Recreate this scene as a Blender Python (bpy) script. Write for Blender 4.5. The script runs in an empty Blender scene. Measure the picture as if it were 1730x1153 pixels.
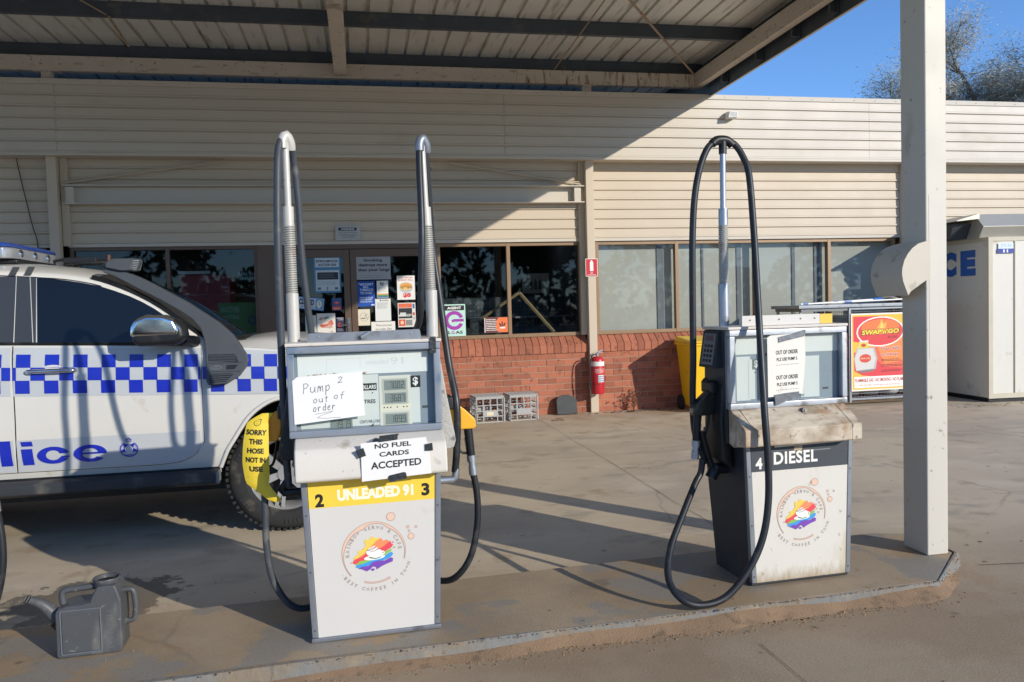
import bpy, bmesh, math, random
from mathutils import Vector, Matrix
random.seed(7)
sc = bpy.context.scene
COL = sc.collection
R = math.radians
# ---------------------------------------------------------------- camera
cd = bpy.data.cameras.new("camera"); cam = bpy.data.objects.new("camera", cd); COL.objects.link(cam)
cd.sensor_width = 36.0; cd.lens = 1322.0/1730.0*36.0; cd.clip_start = .05; cd.clip_end = 2000
def cam_axes(p, r, y):
    cy, sy = math.cos(y), math.sin(y)
    f = Vector((sy, cy, 0)); rt = Vector((cy, -sy, 0)); up = Vector((0, 0, 1))
    f2 = f*math.cos(p)-up*math.sin(p); u2 = up*math.cos(p)+f*math.sin(p)
    return rt*math.cos(r)-u2*math.sin(r), u2*math.cos(r)+rt*math.sin(r), f2
a, b, c = cam_axes(.0420, .0284, .188)
cam.matrix_world = Matrix(((a.x, b.x, -c.x, 0), (a.y, b.y, -c.y, 0), (a.z, b.z, -c.z, 1.45), (0, 0, 0, 1)))
sc.camera = cam
# ---------------------------------------------------------------- light
SUN_AZ = (.628, -.778); SUN_TAN = .349
el = math.atan(SUN_TAN)
w = bpy.data.worlds.new("World"); sc.world = w; w.use_nodes = True
nt = w.node_tree; nt.nodes.clear()
sky = nt.nodes.new('ShaderNodeTexSky'); sky.sky_type = 'NISHITA'; sky.sun_disc = False
sky.sun_elevation = el; sky.sun_rotation = math.atan2(SUN_AZ[0], SUN_AZ[1]); sky.altitude = 1800; sky.air_density = 1.0; sky.dust_density = .05; sky.ozone_density = 6.0
bg = nt.nodes.new('ShaderNodeBackground'); bg.inputs[1].default_value = .15
wo = nt.nodes.new('ShaderNodeOutputWorld')
nt.links.new(sky.outputs[0], bg.inputs[0]); nt.links.new(bg.outputs[0], wo.inputs[0])
sd = bpy.data.lights.new("sun", 'SUN'); sd.energy = 2.5; sd.angle = R(.5); sd.color = (1.0, .92, .79)
sun = bpy.data.objects.new("sun", sd); COL.objects.link(sun)
dirv = Vector((-SUN_AZ[0]*math.cos(el), -SUN_AZ[1]*math.cos(el), -math.sin(el)))
sun.rotation_euler = dirv.to_track_quat('-Z', 'Y').to_euler(); sun.location = (8, -10, 7)
sc.view_settings.view_transform = 'Standard'; sc.view_settings.look = 'None'
sc.view_settings.gamma = 1; sc.view_settings.exposure = .62
sc.cycles.max_bounces = 8

# ---------------------------------------------------------------- materials
def lin(h):
    h = h.lstrip('#'); o = []
    for i in (0, 2, 4):
        v = int(h[i:i+2], 16)/255.0
        o.append(v/12.92 if v <= .04045 else ((v+.055)/1.055)**2.4)
    return tuple(o)+(1,)
MATS = {}
def mat(name, hexc, rough=.6, metal=0, var=.12, scale=6, bump=0, bscale=60, dirt=None, damt=.0, dscale=3, spec=.5, island=0, coat=0, streak=None, alpha=None, trans=0):
    if name in MATS: return MATS[name]
    m = bpy.data.materials.new(name); m.use_nodes = True; MATS[name] = m
    n = m.node_tree; N = n.nodes; L = n.links
    p = N['Principled BSDF']; p.inputs['Roughness'].default_value = rough; p.inputs['Metallic'].default_value = metal
    p.inputs['Specular IOR Level'].default_value = spec
    if coat: p.inputs['Coat Weight'].default_value = coat; p.inputs['Coat Roughness'].default_value = .05
    col = lin(hexc)
    tc = N.new('ShaderNodeTexCoord')
    def noise(s, det=6, stretch=None):
        t = N.new('ShaderNodeTexNoise'); t.inputs['Scale'].default_value = s; t.inputs['Detail'].default_value = det
        if stretch:
            mp = N.new('ShaderNodeMapping'); mp.inputs['Scale'].default_value = stretch
            L.new(tc.outputs['Object'], mp.inputs[0]); L.new(mp.outputs[0], t.inputs[0])
        else: L.new(tc.outputs['Object'], t.inputs[0])
        return t
    mx = N.new('ShaderNodeMix'); mx.data_type = 'RGBA'
    mx.inputs[6].default_value = tuple(v*(1-var) for v in col[:3])+(1,)
    mx.inputs[7].default_value = tuple(min(1, v*(1+var)) for v in col[:3])+(1,)
    t = noise(scale); L.new(t.outputs[0], mx.inputs[0]); out = mx.outputs[2]
    if island:
        g = N.new('ShaderNodeNewGeometry'); hs = N.new('ShaderNodeHueSaturation')
        mr = N.new('ShaderNodeMapRange'); mr.inputs[3].default_value = 1-island; mr.inputs[4].default_value = 1+island
        L.new(g.outputs['Random Per Island'], mr.inputs[0]); L.new(mr.outputs[0], hs.inputs['Value']); L.new(out, hs.inputs['Color']); out = hs.outputs[0]
    if dirt:
        for (dh, da, ds, st) in (dirt if isinstance(dirt, list) else [(dirt, damt, dscale, streak)]):
            d = noise(ds, 8, st); r = N.new('ShaderNodeValToRGB')
            r.color_ramp.elements[0].position = .66-.3*da; r.color_ramp.elements[1].position = .80-.22*da
            L.new(d.outputs[0], r.inputs[0]); m2 = N.new('ShaderNodeMix'); m2.data_type = 'RGBA'
            L.new(r.outputs[0], m2.inputs[0]); L.new(out, m2.inputs[6]); m2.inputs[7].default_value = lin(dh); out = m2.outputs[2]
    L.new(out, p.inputs['Base Color'])
    if bump:
        bn = noise(bscale, 5); bp = N.new('ShaderNodeBump'); bp.inputs['Strength'].default_value = bump; bp.inputs['Distance'].default_value = .01
        L.new(bn.outputs[0], bp.inputs['Height']); L.new(bp.outputs[0], p.inputs['Normal'])
    rr = N.new('ShaderNodeMapRange'); rr.inputs[3].default_value = max(0, rough-.08); rr.inputs[4].default_value = min(1, rough+.1)
    L.new(noise(scale*2.3).outputs[0], rr.inputs[0]); L.new(rr.outputs[0], p.inputs['Roughness'])
    return m
def glass(name, tint, amt, rough=.02, refl=1.0):
    """window glass: part see-through, part mirror"""
    if name in MATS: return MATS[name]
    m = bpy.data.materials.new(name); m.use_nodes = True; MATS[name] = m
    N = m.node_tree.nodes; L = m.node_tree.links; N.clear()
    o = N.new('ShaderNodeOutputMaterial'); tr = N.new('ShaderNodeBsdfTransparent'); tr.inputs[0].default_value = lin(tint)
    gl = N.new('ShaderNodeBsdfGlossy'); gl.inputs['Roughness'].default_value = rough; gl.inputs[0].default_value = (refl, refl, refl, 1)
    mx = N.new('ShaderNodeMixShader'); fr0 = N.new('ShaderNodeLayerWeight'); fr = N.new('ShaderNodeMath'); fr.operation = 'POWER'; fr.inputs[1].default_value = 3.5; L.new(fr0.outputs['Facing'], fr.inputs[0])
    mr = N.new('ShaderNodeMapRange'); mr.inputs[1].default_value = 0; mr.inputs[2].default_value = 1; mr.inputs[3].default_value = amt; mr.inputs[4].default_value = .75
    L.new(fr.outputs[0], mr.inputs[0]); L.new(mr.outputs[0], mx.inputs[0]); L.new(tr.outputs[0], mx.inputs[1]); L.new(gl.outputs[0], mx.inputs[2]); L.new(mx.outputs[0], o.inputs[0])
    return m
def emis(name, hexc, s):
    if name in MATS: return MATS[name]
    m = bpy.data.materials.new(name); m.use_nodes = True; MATS[name] = m
    p = m.node_tree.nodes['Principled BSDF']; p.inputs['Emission Color'].default_value = lin(hexc); p.inputs['Emission Strength'].default_value = s
    return m
def ink(hexc): return mat('ink_'+hexc.strip('#'), hexc, rough=.55, var=.03)

# ---------------------------------------------------------------- mesh helpers
_GL = {}
def glyphs(body, bold=0.0, shear=0.0, space=1.0):
    k = (body, bold, shear, space)
    if k in _GL: return _GL[k]
    cu = bpy.data.curves.new('t', 'FONT'); cu.body = body; cu.offset = bold; cu.shear = shear; cu.resolution_u = 3; cu.fill_mode = 'FRONT'; cu.space_character = space
    ob = bpy.data.objects.new('t', cu); COL.objects.link(ob)
    dg = bpy.context.evaluated_depsgraph_get(); me = bpy.data.meshes.new_from_object(ob.evaluated_get(dg))
    V = [(v.co.x, v.co.y) for v in me.vertices]; F = [tuple(p.vertices) for p in me.polygons]
    bpy.data.objects.remove(ob); bpy.data.curves.remove(cu); bpy.data.meshes.remove(me)
    _GL[k] = (V, F); return _GL[k]
class MB:
    def __init__(s, fn=None): s.V = []; s.F = []; s.I = []; s.mats = []; s.cur = 0; s.fn = fn; s.M = None
    def m(s, mt):
        if mt not in s.mats: s.mats.append(mt)
        s.cur = s.mats.index(mt); return s
    def add(s, V, F):
        o = len(s.V)
        for v in V:
            v = Vector(v)
            if s.M is not None: v = s.M @ v
            s.V.append(s.fn(v) if s.fn else v)
        for f in F: s.F.append(tuple(i+o for i in f)); s.I.append(s.cur)
        return s
    def box(s, x0, x1, y0, y1, z0, z1):
        V = [(x, y, z) for z in (z0, z1) for y in (y0, y1) for x in (x0, x1)]
        return s.add(V, [(0, 2, 3, 1), (4, 5, 7, 6), (0, 1, 5, 4), (2, 6, 7, 3), (0, 4, 6, 2), (1, 3, 7, 5)])
    def hexa(s, b, t):   # bottom 4, top 4 (ccw from above)
        return s.add(list(b)+list(t), [(3, 2, 1, 0), (4, 5, 6, 7), (0, 1, 5, 4), (1, 2, 6, 5), (2, 3, 7, 6), (3, 0, 4, 7)])
    def prism(s, pts, f0, f1):
        """pts 2D list, f0,f1 map 2D->3D for the two ends"""
        n = len(pts); V = [f0(*p) for p in pts]+[f1(*p) for p in pts]
        F = [tuple(range(n))[::-1], tuple(range(n, 2*n))]+[(i, (i+1) % n, n+(i+1) % n, n+i) for i in range(n)]
        return s.add(V, F)
    def px(s, pts, x0, x1): return s.prism(pts, lambda y, z: (x0, y, z), lambda y, z: (x1, y, z))   # profile in YZ
    def py(s, pts, y0, y1): return s.prism(pts, lambda x, z: (x, y0, z), lambda x, z: (x, y1, z))
    def pz(s, pts, z0, z1): return s.prism(pts, lambda x, y: (x, y, z0), lambda x, y: (x, y, z1))
    def tube(s, P, r, n=12, caps=True, smooth=0):
        P = [Vector(p) for p in P]; rs = r if isinstance(r, (list, tuple)) else [r]*len(P)
        if smooth:
            Q = []; q = []
            for i in range(len(P)-1):
                p0, p1, p2, p3 = P[max(i-1, 0)], P[i], P[i+1], P[min(i+2, len(P)-1)]
                for k in range(smooth):
                    t = k/smooth
                    Q.append(.5*((2*p1)+(p2-p0)*t+(2*p0-5*p1+4*p2-p3)*t*t+(3*p1-p0-3*p2+p3)*t**3)); q.append(rs[i]*(1-t)+rs[i+1]*t)
            Q.append(P[-1]); q.append(rs[-1]); P, rs = Q, q
        V = []; F = []; up = None
        for i, p in enumerate(P):
            d = (P[min(i+1, len(P)-1)]-P[max(i-1, 0)])
            if d.length < 1e-9: d = Vector((0, 0, 1))
            d.normalize()
            if up is None: up = d.orthogonal().normalized()
            up = (up-d*up.dot(d)); up = up.normalized() if up.length > 1e-6 else d.orthogonal().normalized()
            sd_ = d.cross(up)
            for k in range(n):
                an = 2*math.pi*k/n; V.append(p+(up*math.cos(an)+sd_*math.sin(an))*rs[i])
        for i in range(len(P)-1):
            for k in range(n): F.append((i*n+k, i*n+(k+1) % n, (i+1)*n+(k+1) % n, (i+1)*n+k))
        if caps: F.append(tuple(range(n))[::-1]); F.append(tuple((len(P)-1)*n+k for k in range(n)))
        return s.add(V, F)
    def cyl(s, p0, p1, r0, r1=None, n=20): return s.tube([p0, p1], [r0, r0 if r1 is None else r1], n)
    def ball(s, c, r, n=12, sq=(1, 1, 1)):
        V = []; F = []
        for i in range(n//2+1):
            t = math.pi*i/(n//2)
            for k in range(n):
                p = 2*math.pi*k/n; V.append((c[0]+r*sq[0]*math.sin(t)*math.cos(p), c[1]+r*sq[1]*math.sin(t)*math.sin(p), c[2]+r*sq[2]*math.cos(t)))
        for i in range(n//2):
            for k in range(n): F.append((i*n+k, (i+1)*n+k, (i+1)*n+(k+1) % n, i*n+(k+1) % n))
        return s.add(V, F)
    def lathe(s, c, prof, n=28):
        V = [(c[0]+r*math.cos(2*math.pi*k/n), c[1]+r*math.sin(2*math.pi*k/n), c[2]+z) for k in range(n) for r, z in prof]; m_ = len(prof)
        return s.add(V, [(k*m_+i, ((k+1) % n)*m_+i, ((k+1) % n)*m_+i+1, k*m_+i+1) for k in range(n) for i in range(m_-1)])
    # flat things on a front (-Y) face
    def poly(s, pts, y=0):
        ar = sum(pts[i][0]*pts[(i+1) % len(pts)][1]-pts[(i+1) % len(pts)][0]*pts[i][1] for i in range(len(pts)))
        if ar < 0: pts = pts[::-1]
        return s.add([(p[0], y, p[1]) for p in pts], [tuple(range(len(pts)))])
    def rect(s, x0, x1, z0, z1, y=0): return s.poly([(x0, z0), (x1, z0), (x1, z1), (x0, z1)], y)
    def disc(s, x, z, rx, rz=None, y=0, n=24, a=0):
        rz = rx if rz is None else rz; ca, sa = math.cos(a), math.sin(a)
        return s.poly([(x+rx*math.cos(2*math.pi*k/n)*ca-rz*math.sin(2*math.pi*k/n)*sa, z+rx*math.cos(2*math.pi*k/n)*sa+rz*math.sin(2*math.pi*k/n)*ca) for k in range(n)], y)
    def ring(s, x, z, ro, ri, y=0, a0=0, a1=360, n=40):
        V = []; F = []; 
        for k in range(n+1):
            t = R(a0+(a1-a0)*k/n); o = ro(t) if callable(ro) else ro; i_ = ri(t) if callable(ri) else ri
            V += [(x+o*math.cos(t), y, z+o*math.sin(t)), (x+i_*math.cos(t), y, z+i_*math.sin(t))]
        for k in range(n): F.append((2*k+1, 2*k, 2*k+2, 2*k+3) if a1 < a0 else (2*k, 2*k+2, 2*k+3, 2*k+1))
        return s.add(V, F)
    def line(s, pts, wd, y=0):
        for i in range(len(pts)-1):
            p = Vector(pts[i]); q = Vector(pts[i+1]); d = q-p
            if d.length < 1e-7: continue
            d.normalize(); n_ = Vector((-d.y, d.x))*wd/2; p = p-d*wd*.3; q = q+d*wd*.3
            s.poly([tuple(p-n_), tuple(q-n_), tuple(q+n_), tuple(p+n_)], y)
        return s
    def text(s, body, x0, x1, z0, z1, y=0, bold=0, shear=0, rot=0, keep=False, space=1.0, slope=0):
        V, F = glyphs(body, bold, shear, space)
        if not V: return s
        ax = min(v[0] for v in V); bx = max(v[0] for v in V); az = min(v[1] for v in V); bz = max(v[1] for v in V)
        kx = (x1-x0)/(bx-ax); kz = (z1-z0)/(bz-az)
        if keep: kx = kz = min(kx, kz)
        cx, cz = (x0+x1)/2, (z0+z1)/2; ca, sa = math.cos(rot), math.sin(rot); out = []
        for v in V:
            u = (v[0]-(ax+bx)/2)*kx; t = (v[1]-(az+bz)/2)*kz
            out.append((cx+u*ca-t*sa, y, cz+u*sa+t*ca+u*slope))
        return s.add(out, F)
    def lines(s, x0, x1, z0, z1, n, y=0, fill=.45, jag=.25):
        h = (z1-z0)/n
        for i in range(n):
            xe = x1-(x1-x0)*random.random()*jag; zc = z1-(i+.5)*h; x = x0
            while x < xe:
                wl = (x1-x0)*random.uniform(.04, .16); s.rect(x, min(x+wl, xe), zc-h*fill/2, zc+h*fill/2, y); x += wl+(x1-x0)*.025
        return s
    def build(s, name, parent=None, bev=0, smooth=0, mt=None, segs=2, loc=None):
        me = bpy.data.meshes.new(name); me.from_pydata([tuple(v) for v in s.V], [], s.F)
        if mt: me.materials.append(mt)
        else:
            for q in s.mats: me.materials.append(q)
            me.polygons.foreach_set('material_index', s.I)
        me.update()
        if smooth: me.shade_smooth(); me.set_sharp_from_angle(angle=R(smooth))
        o = bpy.data.objects.new(name, me); COL.objects.link(o)
        if parent: o.parent = parent
        if loc: o.location = loc
        if bev:
            b_ = o.modifiers.new('bevel', 'BEVEL'); b_.width = bev; b_.segments = segs; b_.limit_method = 'ANGLE'; b_.angle_limit = R(35)
            o.modifiers.new('wn', 'WEIGHTED_NORMAL'); me.shade_smooth()
        return o
def thing(name, label, cat, loc=(0, 0, 0), rz=0, group=None):
    o = bpy.data.objects.new(name, None); COL.objects.link(o); o.location = loc; o.rotation_euler = (0, 0, rz); o.empty_display_size = .1
    return tag(o, label, cat, group)
def tag(o, label, cat, group=None):
    o['label'] = label; o['category'] = cat
    if group: o['group'] = group
    return o
def struct(o, kind='structure'): o['kind'] = kind; return o
def copy_thing(root, loc, label):
    r = root.copy(); COL.objects.link(r); r.location = loc; r['label'] = label
    for ch in list(root.children):
        c_ = ch.copy(); COL.objects.link(c_); c_.parent = r
        for g in list(ch.children): d = g.copy(); COL.objects.link(d); d.parent = c_
    return r
def interp(x, pts):
    if x <= pts[0][0]: return pts[0][1]
    for (x0, y0), (x1, y1) in zip(pts, pts[1:]):
        if x <= x1: return y0+(y1-y0)*(x-x0)/(x1-x0)
    return pts[-1][1]
def sinterp(x, pts):
    """smooth (monotone-ish) interpolation"""
    e = .06
    return (interp(x-e, pts)+2*interp(x, pts)+interp(x+e, pts))/4

# common materials
CREAM = mat('cream_cladding', '#cbc2b3', .5, var=.05, scale=1.2, dirt='#b9b09e', damt=.06, dscale=1.6, streak=(.6, 1, 1.5))
SIDE = mat('beige_cladding', '#cbbca6', .5, var=.05, scale=1.2, dirt='#ab9f8b', damt=.06, dscale=1.6, streak=(.6, 1, 1.5))
BEAM = mat('beam_paint', '#cdc1b1', .55, var=.1, scale=3, dirt=[('#9a8b7a', .2, 4, (1, 1, 4)), ('#4a3628', .12, 22, None)], bump=.1)
BEAMR = mat('beam_paint_rust', '#cdc0ac', .6, var=.1, scale=3, dirt=[('#7a4a30', .42, 7, (3, 1, .5)), ('#4a3a32', .12, 18, None)], bump=.3)
GALV = mat('galvanised_purlin', '#50565d', .55, metal=.35, var=.25, scale=5, dirt='#6c6a62', damt=.2, dscale=6)
ROOFU = mat('zincalume_underside', '#dcdbd3', .45, metal=.15, var=.12, scale=2.5, dirt='#a09c90', damt=.3, dscale=2.5, streak=(4, .5, 1))
RUST = mat('rusty_rod', '#a08a72', .7, var=.2, scale=20, dirt='#7a4526', damt=.3, dscale=14)
BROWN = mat('brown_aluminium', '#6b5646', .4, metal=.2, var=.08)
TAN = mat('tan_aluminium', '#94795c', .4, metal=.2, var=.08)
ALU = mat('aluminium', '#b4b9c0', .38, metal=.75, var=.12, scale=14, dirt='#74726c', damt=.2, dscale=10)
ALUD = mat('dull_aluminium', '#8d9299', .45, metal=.6, var=.15, scale=10, dirt='#60605c', damt=.25, dscale=9)
STEEL = mat('painted_mast', '#cbc7be', .4, metal=.1, var=.1, scale=12, dirt='#8d877a', damt=.25, dscale=12)
CHROME = mat('chrome', '#dcdfe2', .12, metal=1, var=.04)
RUB = mat('black_rubber_hose', '#24272b', .42, var=.2, scale=9, dirt='#4a4a48', damt=.25, dscale=12)
RUBG = mat('dusty_rubber_hose', '#42474d', .5, var=.2, scale=9, dirt='#6d6d69', damt=.3, dscale=12)
BLK = mat('black_plastic', '#1b1d20', .45, var=.15, scale=12, dirt='#3a3937', damt=.25, dscale=8)
BLKS = mat('dark_side_panel', '#33363a', .5, var=.2, scale=4, dirt='#55524c', damt=.3, dscale=4, streak=(1, 1, .4))
WHT = mat('white_enamel', '#d6d2ca', .4, var=.03, scale=3, dirt='#c2b99f', damt=.05, dscale=5)
CRM = mat('cream_hood', '#d8d1c5', .5, var=.05, scale=4, dirt=[('#a89a86', .1, 14, None), ('#8a7763', .02, 40, None)], bump=.05)
CRMD = mat('dirty_hood', '#cfc1aa', .6, var=.12, scale=5, dirt=[('#a08c73', .75, 7, (1, 2.5, 1.5)), ('#a06c3a', .28, 5, (1, 1, .6)), ('#6a5a48', .2, 30, None)], bump=.15)
PAPER = mat('paper', '#eceae6', .7, var=.02, bump=.12, bscale=18)
TAPE = mat('cloth_tape', '#2f3336', .35, var=.15, scale=20, bump=.4, bscale=70)
DUCT = mat('duct_tape', '#74787e', .35, metal=.3, var=.25, scale=30, bump=.25, bscale=40)
CAR = mat('white_car_paint', '#dbd9d2', .3, var=.03, coat=.6, dirt='#bdb19b', damt=.06, dscale=5)
CGREY = mat('reflective_film', '#bfc4c8', .4, var=.04)
BLUE = mat('police_blue', '#1b2fb4', .35, var=.04, coat=.3)
YEL = mat('yellow_plastic', '#f3c31a', .4, var=.06, dirt='#b98a1e', damt=.05, dscale=6)
# ================================================================ GROUND
def ground_mat(name, base, dirts, sand=False):
    m = bpy.data.materials.new(name); m.use_nodes = True; N = m.node_tree.nodes; L = m.node_tree.links
    p = N['Principled BSDF']; p.inputs['Roughness'].default_value = .82; p.inputs['Specular IOR Level'].default_value = .35
    tc = N.new('ShaderNodeTexCoord')
    def noise(s, det=8, rough=.55, st=None):
        t = N.new('ShaderNodeTexNoise'); t.inputs['Scale'].default_value = s; t.inputs['Detail'].default_value = det; t.inputs['Roughness'].default_value = rough
        if st:
            mp = N.new('ShaderNodeMapping'); mp.inputs['Scale'].default_value = st; L.new(tc.outputs['Object'], mp.inputs[0]); L.new(mp.outputs[0], t.inputs[0])
        else: L.new(tc.outputs['Object'], t.inputs[0])
        return t.outputs[0]
    def ramp(v, a_, b_):
        r = N.new('ShaderNodeMapRange'); r.inputs[1].default_value = a_; r.inputs[2].default_value = b_; r.interpolation_type = 'SMOOTHSTEP'; L.new(v, r.inputs[0]); return r.outputs[0]
    def mix(f, a_, b_):
        q = N.new('ShaderNodeMix'); q.data_type = 'RGBA'
        if isinstance(f, float): q.inputs[0].default_value = f
        else: L.new(f, q.inputs[0])
        for s_, i in ((a_, 6), (b_, 7)):
            if isinstance(s_, tuple): q.inputs[i].default_value = s_
            else: L.new(s_, q.inputs[i])
        return q.outputs[2]
    def math_(op, a_, b_=None):
        q = N.new('ShaderNodeMath'); q.operation = op
        for s_, i in ((a_, 0), (b_, 1)):
            if s_ is None: continue
            if isinstance(s_, (int, float)): q.inputs[i].default_value = s_
            else: L.new(s_, q.inputs[i])
        return q.outputs[0]
    out = lin(base)
    for (h, sc_, lo, hi, st, k) in dirts:
        f = ramp(noise(sc_, st=st), lo, hi); f = math_('MULTIPLY', f, k); out = mix(f, out, lin(h))
    sp = N.new('ShaderNodeSeparateXYZ'); L.new(tc.outputs['Object'], sp.inputs[0])
    if sand:
        # wind-blown sand gathered against the front kerb
        d = math_('SUBTRACT', sp.outputs[1], math_('MULTIPLY', sp.outputs[0], .046)); d = math_('SUBTRACT', d, 3.175)   # 0 at kerb, negative in front
        band = ramp(d, -.20, .0); nz = ramp(noise(7), .35, .62); rt = ramp(sp.outputs[0], -1.2, 1.6)
        rt2 = N.new('ShaderNodeMapRange'); rt2.inputs[1].default_value = 2.9; rt2.inputs[2].default_value = 3.3; rt2.inputs[3].default_value = 1; rt2.inputs[4].default_value = 0; L.new(sp.outputs[0], rt2.inputs[0])
        bk = N.new('ShaderNodeMapRange'); bk.inputs[1].default_value = .3; bk.inputs[2].default_value = .6; bk.inputs[3].default_value = 1; bk.inputs[4].default_value = 0; L.new(d, bk.inputs[0])
        f = math_('MULTIPLY', math_('MULTIPLY', math_('MULTIPLY', band, nz), math_('ADD', math_('MULTIPLY', rt, .6), .35)), math_('MULTIPLY', rt2.outputs[0], bk.outputs[0]))
        out = mix(f, out, lin('#b98d5f'))
        # dark wet/oil stain in front of the police car
        vx = math_('SUBTRACT', sp.outputs[0], -1.42); vy = math_('SUBTRACT', sp.outputs[1], 4.35)
        rr = math_('ADD', math_('POWER', math_('DIVIDE', vx, .42), 2), math_('POWER', math_('DIVIDE', vy, .34), 2)); rr = math_('ADD', math_('SQRT', rr), math_('MULTIPLY', math_('SUBTRACT', noise(4.5, rough=.65), .5), 2.2))
        q = N.new('ShaderNodeMapRange'); q.inputs[1].default_value = .93; q.inputs[2].default_value = 1.0; q.inputs[3].default_value = .8; q.inputs[4].default_value = 0; L.new(rr, q.inputs[0])
        out = mix(q.outputs[0], out, lin('#55534c'))
        # sandier strip by the building
        by = ramp(sp.outputs[1], 7.8, 10.2); f2 = math_('MULTIPLY', by, math_('MULTIPLY', ramp(noise(1.6), .42, .62), .55)); out = mix(f2, out, lin('#b89b78'))
        fy = N.new('ShaderNodeMapRange'); fy.inputs[1].default_value = 3.15; fy.inputs[2].default_value = 4.6; fy.inputs[3].default_value = 1; fy.inputs[4].default_value = 0; L.new(sp.outputs[1], fy.inputs[0])
        fz_ = ramp(sp.outputs[1], .2, 1.6)  # foreground tint fades out past the view; unseen ground stays pale to add bounce
        out = mix(math_('MULTIPLY', math_('MULTIPLY', fy.outputs[0], fz_), math_('ADD', math_('MULTIPLY', ramp(noise(1.4), .4, .65), .25), .8)), out, lin('#a08b70'))
    # hairline cracks and dark drips
    vo = N.new('ShaderNodeTexVoronoi'); vo.feature = 'DISTANCE_TO_EDGE'; vo.inputs['Scale'].default_value = .42
    vm = N.new('ShaderNodeMix'); vm.data_type = 'VECTOR'; vm.inputs[0].default_value = .12
    nn = N.new('ShaderNodeTexNoise'); nn.inputs['Scale'].default_value = 3.0; nn.inputs['Detail'].default_value = 6; L.new(tc.outputs['Object'], nn.inputs[0])
    L.new(tc.outputs['Object'], vm.inputs[4]); L.new(nn.outputs[1], vm.inputs[5]); L.new(vm.outputs[1], vo.inputs['Vector'])
    cr = N.new('ShaderNodeMapRange'); cr.inputs[1].default_value = 0; cr.inputs[2].default_value = .006; cr.inputs[3].default_value = .3; cr.inputs[4].default_value = 0; L.new(vo.outputs['Distance'], cr.inputs[0])
    out = mix(math_('MULTIPLY', cr.outputs[0], ramp(noise(.8), .45, .6)), out, lin('#4e473e'))
    v2 = N.new('ShaderNodeTexVoronoi'); v2.inputs['Scale'].default_value = 3.2; v2.inputs['Randomness'].default_value = 1; L.new(tc.outputs['Object'], v2.inputs['Vector'])
    d2 = N.new('ShaderNodeMapRange'); d2.inputs[1].default_value = .045; d2.inputs[2].default_value = .075; d2.inputs[3].default_value = .6; d2.inputs[4].default_value = 0; L.new(v2.outputs['Distance'], d2.inputs[0])
    out = mix(math_('MULTIPLY', d2.outputs[0], ramp(noise(2.1), .5, .62)), out, lin('#4a453e'))
    fine = N.new('ShaderNodeMix'); fine.data_type = 'RGBA'; fine.blend_type = 'MULTIPLY'; fine.inputs[0].default_value = .5
    sp2 = N.new('ShaderNodeMapRange'); sp2.inputs[1].default_value = .25; sp2.inputs[2].default_value = .75; sp2.inputs[3].default_value = .68; sp2.inputs[4].default_value = 1.2; L.new(noise(150, 3), sp2.inputs[0])
    L.new(out, fine.inputs[6]); L.new(sp2.outputs[0], fine.inputs[7]); L.new(fine.outputs[2], p.inputs['Base Color'])
    # grooves of cracks: thin voronoi edges
    bp = N.new('ShaderNodeBump'); bp.inputs['Strength'].default_value = .35; bp.inputs['Distance'].default_value = .008
    h = math_('ADD', math_('MULTIPLY', noise(90, 4), .5), noise(5)); L.new(h, bp.inputs['Height']); L.new(bp.outputs[0], p.inputs['Normal'])
    r2 = N.new('ShaderNodeMapRange'); r2.inputs[3].default_value = .62; r2.inputs[4].default_value = .95; L.new(noise(1.3), r2.inputs[0]); L.new(r2.outputs[0], p.inputs['Roughness'])
    return m
GM = ground_mat('forecourt_concrete', '#d3c2a6', [
    ('#bdae98', .55, .40, .62, None, .8), ('#dbccb3', 1.1, .52, .68, (1, 2.2, 1), .7), ('#a49a89', 1.7, .56, .70, (1, 1.6, 1), .65),
    ('#9a8463', 3.2, .55, .72, None, .5), ('#5e5a55', 11, .68, .74, None, .6), ('#c9bfae', 38, .72, .76, None, .5)], sand=True)
GRIME = None
IM = ground_mat('island_concrete', '#b09c80', [
    ('#93816a', .9, .40, .60, None, .8), ('#a98e69', 1.9, .48, .62, None, .6), ('#8d8b84', 2.0, .52, .565, None, .65), ('#5f5549', 5, .60, .72, None, .5), ('#4b4640', 30, .72, .77, None, .7)])
KM = mat('worn_kerb_paint', '#7d7c77', .8, var=.2, scale=6, dirt=[('#857763', .7, 3.2, (1, 1, 2)), ('#9c8a6e', .35, 12, None), ('#53504b', .2, 24, None)], bump=.5, bscale=35)
g = MB(); g.add([(-400, -400, 0), (400, -400, 0), (400, 400, 0), (-400, 400, 0)], [(0, 1, 2, 3)])
struct(g.build('ground', mt=GM))
def kerb_y(x): return 3.175+.046*x
# island: top slab slightly inside its painted kerb edge
top = [(-7, kerb_y(-7)+.01), (2.71, kerb_y(2.71)+.01), (3.09, 3.66), (3.13, 4.02), (2.9, 4.10), (-7, 3.90+.046*-7)]
isl = MB(); isl.pz(top, -.05, .065); struct(isl.build('pump_island', mt=IM, bev=.012))
kb = MB()
xs = [-7+i*.35 for i in range(28)]+[2.705]
def jit(k): return random.uniform(-.004, .004)
V = []; F = []
for i, x in enumerate(xs):
    y = kerb_y(x)+jit(0); j = .006+.6*jit(0)
    V += [(x, y+interp(x, [(-.3, .032), (.9, .010)])+jit(0), .0665), (x, y+j, .0655), (x, y, .052), (x, y-.004, -.02)]
    if i: o = 4*i; F += [(o-4+k, o-4+k+1, o+k+1, o+k) for k in range(3)]
o = len(V); x, y = 3.075, 3.635
V += [(x+.018, y+.02, .068), (x+.028, y+.012, .067), (x+.036, y+.006, .05), (x+.04, y, -.02)]
F += [(o-4+k, o-4+k+1, o+k+1, o+k) for k in range(3)]
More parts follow.
